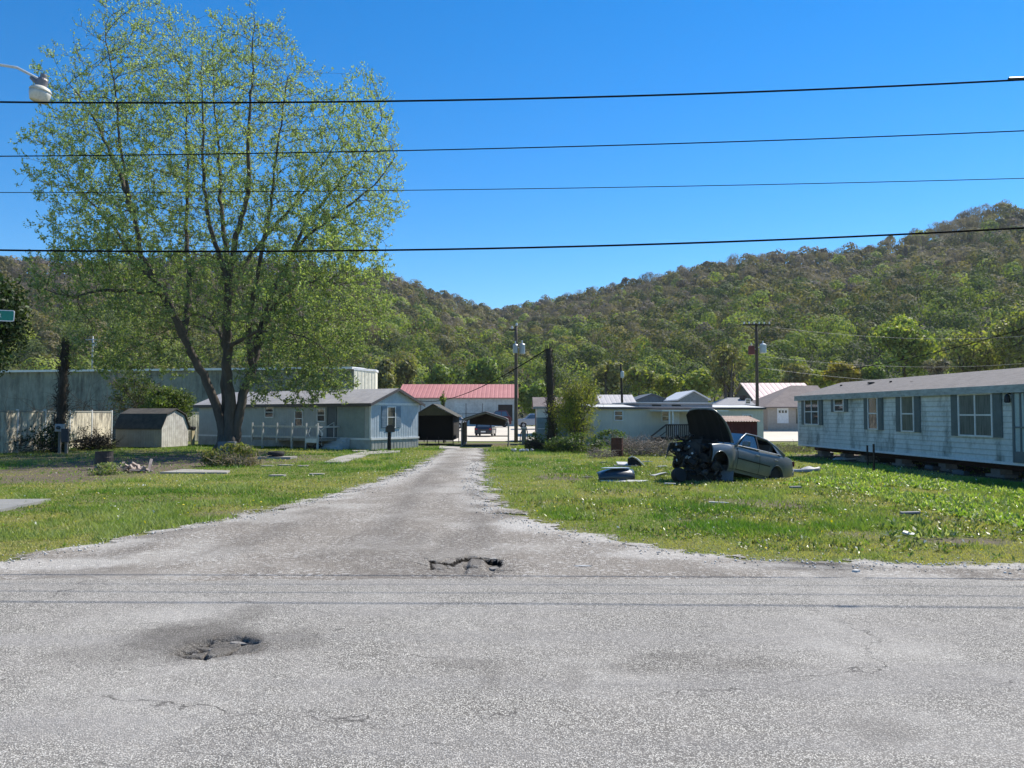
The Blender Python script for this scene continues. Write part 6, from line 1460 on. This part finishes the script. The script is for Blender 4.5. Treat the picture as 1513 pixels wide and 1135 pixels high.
YG = [(.27, .30, .06), (.22, .26, .05), (.31, .32, .09)]; BG = [(.16, .225, .055), (.20, .26, .065), (.13, .175, .045)]; OL = [(.20, .20, .07), (.16, .165, .07), (.23, .22, .10)]
YE = [(.30, .25, .05), (.25, .22, .05), (.34, .27, .06)]; DG = [(.018, .035, .012), (.028, .05, .016), (.04, .065, .02), (.06, .10, .03)]; GR = [(.16, .15, .10), (.13, .12, .09), (.19, .18, .12)]
tree('round bright green tree rising above the red metal roof', 712, 553, 30, 30, 150, BG, 2600, .45)
tree('fresh green tree between red roofed building and vine covered pole', 786, 592, 26, 32, 124, BG, 2600, .36)
tree('yellow green tree behind the left part of the red roof', 652, 560, 26, 24, 150, BG, 1800, .45)
tree('small green tree above the peak of the grey blue mobile home', 600, 553, 24, 30, 145, OL, 1800, .45)
tree('dull green tree right of the warehouse end', 566, 558, 22, 32, 140, OL, 1800, .45)
tree('golden yellow rounded tree above the right mobile home roof', 1243, 553, 29, 20, 130, YE, 3200, .32, K=22)
tree('tall half bare tree with many stems left of the crossarm pole', 1076, 545, 36, 44, 100, OL, 1500, .26, multi=5, bare=1.0, K=20)
tree('bright lime tree left of the half bare tree', 1030, 566, 28, 24, 135, YG, 2200, .38)
tree('pale lime tree behind the dark blue gables', 984, 566, 26, 24, 140, YG, 1800, .38, bare=.4)
tree('loose yellow green tree behind the raised roof vents', 944, 562, 28, 28, 138, OL+YG, 1700, .38, bare=.6)
tree('loose olive tree right of the leafy shrub', 898, 556, 30, 34, 138, OL, 1500, .38, bare=.8, multi=3)
tree('large bright green tree above the right mobile home windows', 1335, 512, 52, 48, 135, BG+YG, 5200, .36, K=26)
tree('broad olive green tree with dark stems near the right edge', 1430, 524, 50, 48, 120, OL+YG, 3800, .3, multi=4, bare=.9, K=22)
tree('tall yellow green tree at the right edge of the view', 1502, 508, 48, 56, 115, YG+OL, 4200, .3, multi=3, bare=.6, K=22)
tree('far tree out past the right edge behind the mobile home', 1620, 505, 60, 60, 115, BG, 3000, .36)
tree('greyish blossoming small tree behind the roof of the right mobile home', 1385, 548, 24, 20, 105, GR, 1500, .24, bare=.8)
tree('small lime tree right of the golden tree', 1290, 556, 24, 22, 128, BG, 1500, .36)
tree('olive tree above the pink roof', 1178, 556, 30, 22, 135, OL, 1800, .36)
tree('lime green tree left of the golden tree', 1212, 562, 22, 16, 140, YG, 1200, .36)
tree('dark dense tree filling the left edge behind the street sign', -38, 480, 82, 110, 27, DG, 17000, .085, K=26, trans=.2)
tree('low green shrub tree at the corner of the warehouse', 250, 600, 45, 32, 52, [(.10, .14, .03), (.13, .17, .045)], 4500, .10, K=16, bare=.8, name='shrub')
tree('green undergrowth shrub tree behind the shed roof', 205, 585, 50, 35, 56, [(.08, .11, .03), (.11, .13, .045)], 2600, .10, K=16, bare=1.2, name='shrub')
# leafy shrub by the vine pole
tree('upright leafy yellow green shrub right of the vine covered pole', 852, 606, 46, 56, 42.5, [(.25, .26, .05), (.20, .22, .045), (.30, .28, .07), (.14, .17, .035)], 9000, .062, name='leafy_shrub', K=30, multi=6, bare=.6, flat=.6)
def brush(name, label, px, py, w, h, n, m, r=.012, leaf=None, nl=0, size=.05, cat='brush'):
    g_ = at(px, py); k = g_.y/F; Rw, Hh = w*k/2, h*k
    t_ = thing(name, label, cat, g_); V_, F_ = tangle_mesh(n, Rw, Hh, r); V_ = V_*np.array([[1, 1, 1]]); V_[:, 2] = np.maximum(V_[:, 2], -.02)
    npmesh('stems', V_, F_, m, t_)
    if nl: leafball(t_, 'foliage', nl, (0, 0, Hh*.35), (Rw, Rw*.6, Hh*.6), size, leaf, hollow=.4, seedK=16)
    return t_
brush('brush_pile', 'tangled dry brush pile with green leaves in front of the maple', 345, 688, 90, 34, 260, mat('tan_twigs', (.30, .24, .15), .95, (.2, .16, .1), scale=6), .014, [(.16, .19, .06), (.12, .15, .05), (.22, .2, .09)], 1500, .06)
brush('brush_pile', 'grey dead brush heap right of the rusty barrel', 950, 672, 95, 46, 620, dryst, .017)
brush('brush_pile', 'small dead twig heap left of the rusty barrel', 888, 676, 42, 26, 160, dryst, .012)
brush('undergrowth', 'dark leafy undergrowth at the foot of the leafy shrub', 850, 668, 90, 30, 120, vdark, .012, [(.05, .08, .03), (.07, .10, .035), (.10, .14, .05)], 2600, .07, cat='shrub')
brush('undergrowth', 'green undergrowth around the rusty barrel top', 905, 660, 60, 26, 50, vdark, .01, [(.11, .16, .05), (.08, .12, .04)], 1500, .06, cat='shrub')
brush('undergrowth', 'dark tangled shrubs before the panel fence left of the dead pole', 45, 668, 120, 46, 240, vdark, .014, [(.03, .045, .018), (.05, .065, .025)], 1300, .06, cat='shrub')
brush('undergrowth', 'black bramble heap between dead pole and shed', 140, 664, 60, 42, 420, vdark, .018, [(.03, .035, .02)], 300, .05, cat='shrub')
brush('bare_vines', 'bare hanging vines over the warehouse wall', 130, 655, 190, 130, 300, vdark, .014, cat='vine')
brush('undergrowth', 'weedy shrub beside the small white trailer corner', 790, 664, 30, 26, 420, vdark, .01, [(.07, .11, .04), (.12, .17, .05)], 700, .06, cat='shrub')
brush('dry_weeds', 'brown dry weeds behind the right end of the wreck', 1180, 668, 110, 22, 420, mat('brown_weeds', (.22, .18, .14), .95, (.13, .11, .09), scale=6), .01, [(.13, .16, .05)], 500, .05, cat='weeds')
brush('weed_clump', 'leafy weeds around the black barrel', 160, 700, 60, 18, 60, dryst, .008, [(.16, .22, .06), (.22, .26, .1), (.3, .3, .2)], 900, .04, cat='weeds')
brush('weed_clump', 'weeds growing in front of the pale sage mobile home', 1010, 662, 70, 14, 60, dryst, .008, [(.13, .18, .05), (.17, .2, .06)], 900, .05, cat='weeds')
tree('small green sapling growing over the canopy roof', 656, 590, 7, 12, 56, BG, 240, .08, name='sapling')
# ================================================================ GRASS
def lawn_ok(X, Y):
    d = sdf(X, Y, DR); edge = .9*(fbm(X*1.3, Y*1.3, 66)-.5)+.25*(fbm(X*6, Y*6, 67)-.5)
    ok = (d < -.08+edge) & (RNG.random(X.shape) < .35+1.6*np.clip(edge-d, 0, 1)) & (Y > 9.3)
    ok &= RNG.random(X.shape) > np.maximum(bare(X, Y)*.93, UNDER(X, Y))
    return ok, d
def tone(X, Y):
    a = fbm(X*.28, Y*.28, 51, 4); b_ = fbm(X*1.3, Y*1.3, 52, 3); f_ = np.clip((a-.5)*4+.68+(b_-.5)*2.4, 0, 1)[:, None]
    lush = np.array([[.15, .225, .04]]); mid = np.array([[.28, .30, .08]]); straw = np.array([[.46, .39, .19]])
    c = np.where(f_ < .5, lush+(mid-lush)*f_*2, mid+(straw-mid)*(f_-.5)*1.1)
    return c
N0 = 560000; Yg = 9.4*(48/9.4)**RNG.random(N0); u = RNG.uniform(-.86, 1.08, N0); Xg = u*Yg
ok, dE = lawn_ok(Xg, Yg); Xg = Xg[ok]; Yg = Yg[ok]; n = len(Xg)
tall = fbm(Xg*.9, Yg*.9, 33, 3); patch_ = sst(.52, .68, tall)
for q_ in [(150, 770, 95, 9), (1090, 778, 95, 11), (1330, 775, 60, 9), (620, 700, 40, 8), (1240, 800, 60, 6), (900, 705, 50, 8)]: patch_ = np.maximum(patch_, ell(Xg, Yg, *q_, 2.6, .95))
hg = (.032+.062*patch_)*RNG.uniform(.5, 1.5, n)*np.interp(Yg, [9, 14, 48], [.8, 1., 1.3]); wg = np.interp(Yg, [9, 48], [.006, .022])*RNG.uniform(.7, 1.3, n)
ang = RNG.uniform(0, 2*PI, n); lx = RNG.normal(0, .55, n)*hg; ly = RNG.normal(0, .55, n)*hg; z0 = ground_z(Xg, Yg)-.003
Vg = np.empty((n, 3, 3)); Vg[:, 0] = np.stack([Xg-np.cos(ang)*wg, Yg-np.sin(ang)*wg, z0], 1); Vg[:, 1] = np.stack([Xg+np.cos(ang)*wg, Yg+np.sin(ang)*wg, z0], 1); Vg[:, 2] = np.stack([Xg+lx, Yg+ly, z0+hg], 1)
tag(npmesh('grass', Vg.reshape(-1, 3), np.arange(3*n).reshape(-1, 3), leafmat('grass_blade', .35, .5), cols=tone(Xg, Yg)*(.7+.6*RNG.random((n, 1)))*np.stack([1-.33*patch_, 1-.12*patch_, 1-.2*patch_], 1)), 'short patchy green and straw lawn grass on both sides of the driveway', 'grass', kind='stuff')
# broad leaved weeds on the right
wp_ = np.array([(G(*q).x, G(*q).y) for q in [(1185, 702), (1225, 684), (1300, 688), (1400, 712), (1560, 730), (1750, 800), (1480, 775), (1330, 745), (1240, 722), (1150, 716)]])
def weeds(name, label, n, poly, box, size, pal, dens, leavesn, up):
    X = RNG.uniform(box[0], box[1], n); Y = RNG.uniform(box[2], box[3], n)
    k = (sdf(X, Y, poly) > 0) & (fbm(X*.8, Y*.8, 88, 3) > dens) & (UNDER(X, Y) < .3) if poly is not None else (fbm(X*.8, Y*.8, 88, 3) > dens) & (sdf(X, Y, DR) < -.3)
    X = X[k]; Y = Y[k]; ix = np.repeat(np.arange(len(X)), leavesn); m_ = len(ix); a = RNG.uniform(0, 2*PI, m_); L_ = size*RNG.uniform(.5, 1.4, m_)
    el = RNG.uniform(.15, up, m_); T = np.stack([np.cos(a)*np.cos(el), np.sin(a)*np.cos(el), np.sin(el)], 1)
    P = np.stack([X[ix], Y[ix], ground_z(X[ix], Y[ix])+.01], 1)+T*L_[:, None]; nrm = np.stack([-np.cos(a)*np.sin(el), -np.sin(a)*np.sin(el), np.cos(el)], 1)+RNG.normal(size=(m_, 3))*.25
    V_, F_ = leaves(P, nrm, L_, L_*.33, T); pal = np.array(pal); cc = pal[RNG.integers(0, len(pal), m_)]*(.75+.5*RNG.random((m_, 1)))
    tag(npmesh(name, V_, F_, leafmat('weed_leaf', .4, .35), cols=cc), label, 'weeds', kind='stuff')
weeds('weeds', 'broad pale green weed leaves in front of the right mobile home', 15000, wp_, (4.0, 15.5, 10, 31), .058, [(.25, .36, .07), (.17, .27, .05), (.33, .38, .14), (.27, .31, .14), (.2, .3, .06)], .40, 7, 1.1)
rp_ = np.array([(G(*q).x, G(*q).y) for q in [(745, 700), (880, 682), (1010, 690), (1200, 690), (1600, 760), (1800, 822), (1100, 812), (860, 772), (755, 738)]])
weeds('leafy_weeds', 'darker mixed weeds scattered over the right lawn in front of the wreck', 15000, rp_, (-1, 15.5, 10, 30), .036, [(.10, .16, .035), (.16, .22, .05), (.22, .24, .08), (.30, .28, .15), (.12, .13, .06)], .50, 7, 1.35)
weeds('leafy_weeds', 'dark broad dock leaves at the front of the right lawn', 900, np.array([(G(*q).x, G(*q).y) for q in [(1290, 778), (1350, 765), (1400, 775), (1440, 792), (1380, 796), (1310, 793)]]), (4, 12, 10, 16), .06, [(.07, .13, .03), (.12, .18, .05), (.3, .33, .2)], .3, 7, 1.2)
lp_ = np.array([(G(*q).x, G(*q).y) for q in [(-200, 745), (0, 742), (200, 722), (420, 706), (560, 700), (440, 735), (250, 768), (0, 800), (-200, 805)]])
weeds('leafy_weeds', 'yellowish low weeds scattered over the left lawn', 9000, lp_, (-22, -3, 10, 30), .03, [(.16, .21, .05), (.26, .26, .10), (.34, .31, .16), (.10, .16, .035)], .53, 6, 1.3)
weeds('clover', 'small scattered clover and dandelion leaves in the lawn', 16000, None, (-26, 22, 9.8, 40), .035, [(.10, .19, .03), (.14, .22, .05), (.2, .26, .07)], .47, 5, .9)
# white and yellow blooms and pale leaf litter
n = 4200; X = RNG.uniform(-22, 20, n); Y = RNG.uniform(10.5, 38, n); k = (sdf(X, Y, DR) < -.3) & ((fbm(X*.5, Y*.5, 99, 3) > .5) | (X > 5)); X = X[k]; Y = Y[k]; n = len(X)
P = np.stack([X, Y, ground_z(X, Y)+RNG.uniform(.04, .12, n)], 1); V_, F_ = leaves(P, RNG.normal(size=(n, 3))+np.array([[0, 0, 1.2]]), RNG.uniform(.012, .035, n), RNG.uniform(.01, .022, n))
pal = np.array([(.75, .75, .70), (.55, .50, .38), (.6, .6, .55), (.75, .6, .03)]); tag(npmesh('fallen_petals', V_, F_, leafmat('petal', .2, .6), cols=pal[RNG.integers(0, 4, n)]), 'pale fallen leaves and tiny blooms scattered over the lawn', 'litter', kind='stuff')
# loose gravel along the verge
def stones(n, xr, yr, cond, sz, seed):
    X = RNG.uniform(*xr, n); Y = RNG.uniform(*yr, n); k = cond(X, Y); return X[k], Y[k]
n = 60000; X = RNG.uniform(-14, 15, n); Y = 9.2+RNG.random(n)**1.3*22; d = sdf(X, Y, DR); k = (d > -.7) & (d < .9) & (RNG.random(n) < .85*np.exp(-((d-.05)/.38)**2)); X = X[k]; Y = Y[k]; n = len(X)
s_ = RNG.uniform(.007, .022, n)*np.interp(Y, [9, 25], [.9, 1.3]); base_v = np.array([(1, 0, 0), (-1, 0, 0), (0, 1, 0), (0, -1, 0), (0, 0, .8), (0, 0, -.5)])
a = RNG.uniform(0, 2*PI, n); R_ = np.stack([np.stack([np.cos(a), -np.sin(a)], 1), np.stack([np.sin(a), np.cos(a)], 1)], 1)
bv = base_v[None]*s_[:, None, None]*RNG.uniform(.7, 1.3, (n, 6, 1)); xy = np.einsum('nij,nkj->nki', R_, bv[:, :, :2])
Vs_ = np.concatenate([xy+np.stack([X, Y], 1)[:, None], bv[:, :, 2:]+(np.maximum(ground_z(X, Y), np.where(sdf(X, Y, DR) > .1, .008, -.05))+.006)[:, None, None]], 2).reshape(-1, 3)
fa = np.array([(0, 2, 4), (2, 1, 4), (1, 3, 4), (3, 0, 4), (2, 0, 5), (1, 2, 5), (3, 1, 5), (0, 3, 5)]); Fs_ = (np.arange(n)[:, None, None]*6+fa[None]).reshape(-1, 3)
cs = np.repeat(np.array([(.55, .53, .50), (.42, .40, .37), (.66, .65, .62), (.33, .31, .28)])[RNG.integers(0, 4, n)], 8, 0)
tag(npmesh('loose_gravel', Vs_, Fs_, leafmat('stone', .0, .9), cols=cs), 'loose pale gravel stones scattered along the driveway edges', 'gravel', kind='stuff')
# ================================================================ AIR
hz_m = bpy.data.materials.new('spring_air'); hz_m.use_nodes = True; t_ = hz_m.node_tree; t_.nodes.clear()
o_ = t_.nodes.new('ShaderNodeOutputMaterial'); v_ = t_.nodes.new('ShaderNodeVolumePrincipled')
v_.inputs['Color'].default_value = (.82, .90, 1., 1); v_.inputs['Density'].default_value = .0001; v_.inputs['Anisotropy'].default_value = .2
t_.links.new(v_.outputs[0], o_.inputs['Volume'])
hz = MB().box(-1600, -310, -3, 1600, 1500, 190).build('haze', hz_m); tag(hz, 'thin pale spring air between the lawn and the hills', 'haze', kind='stuff')
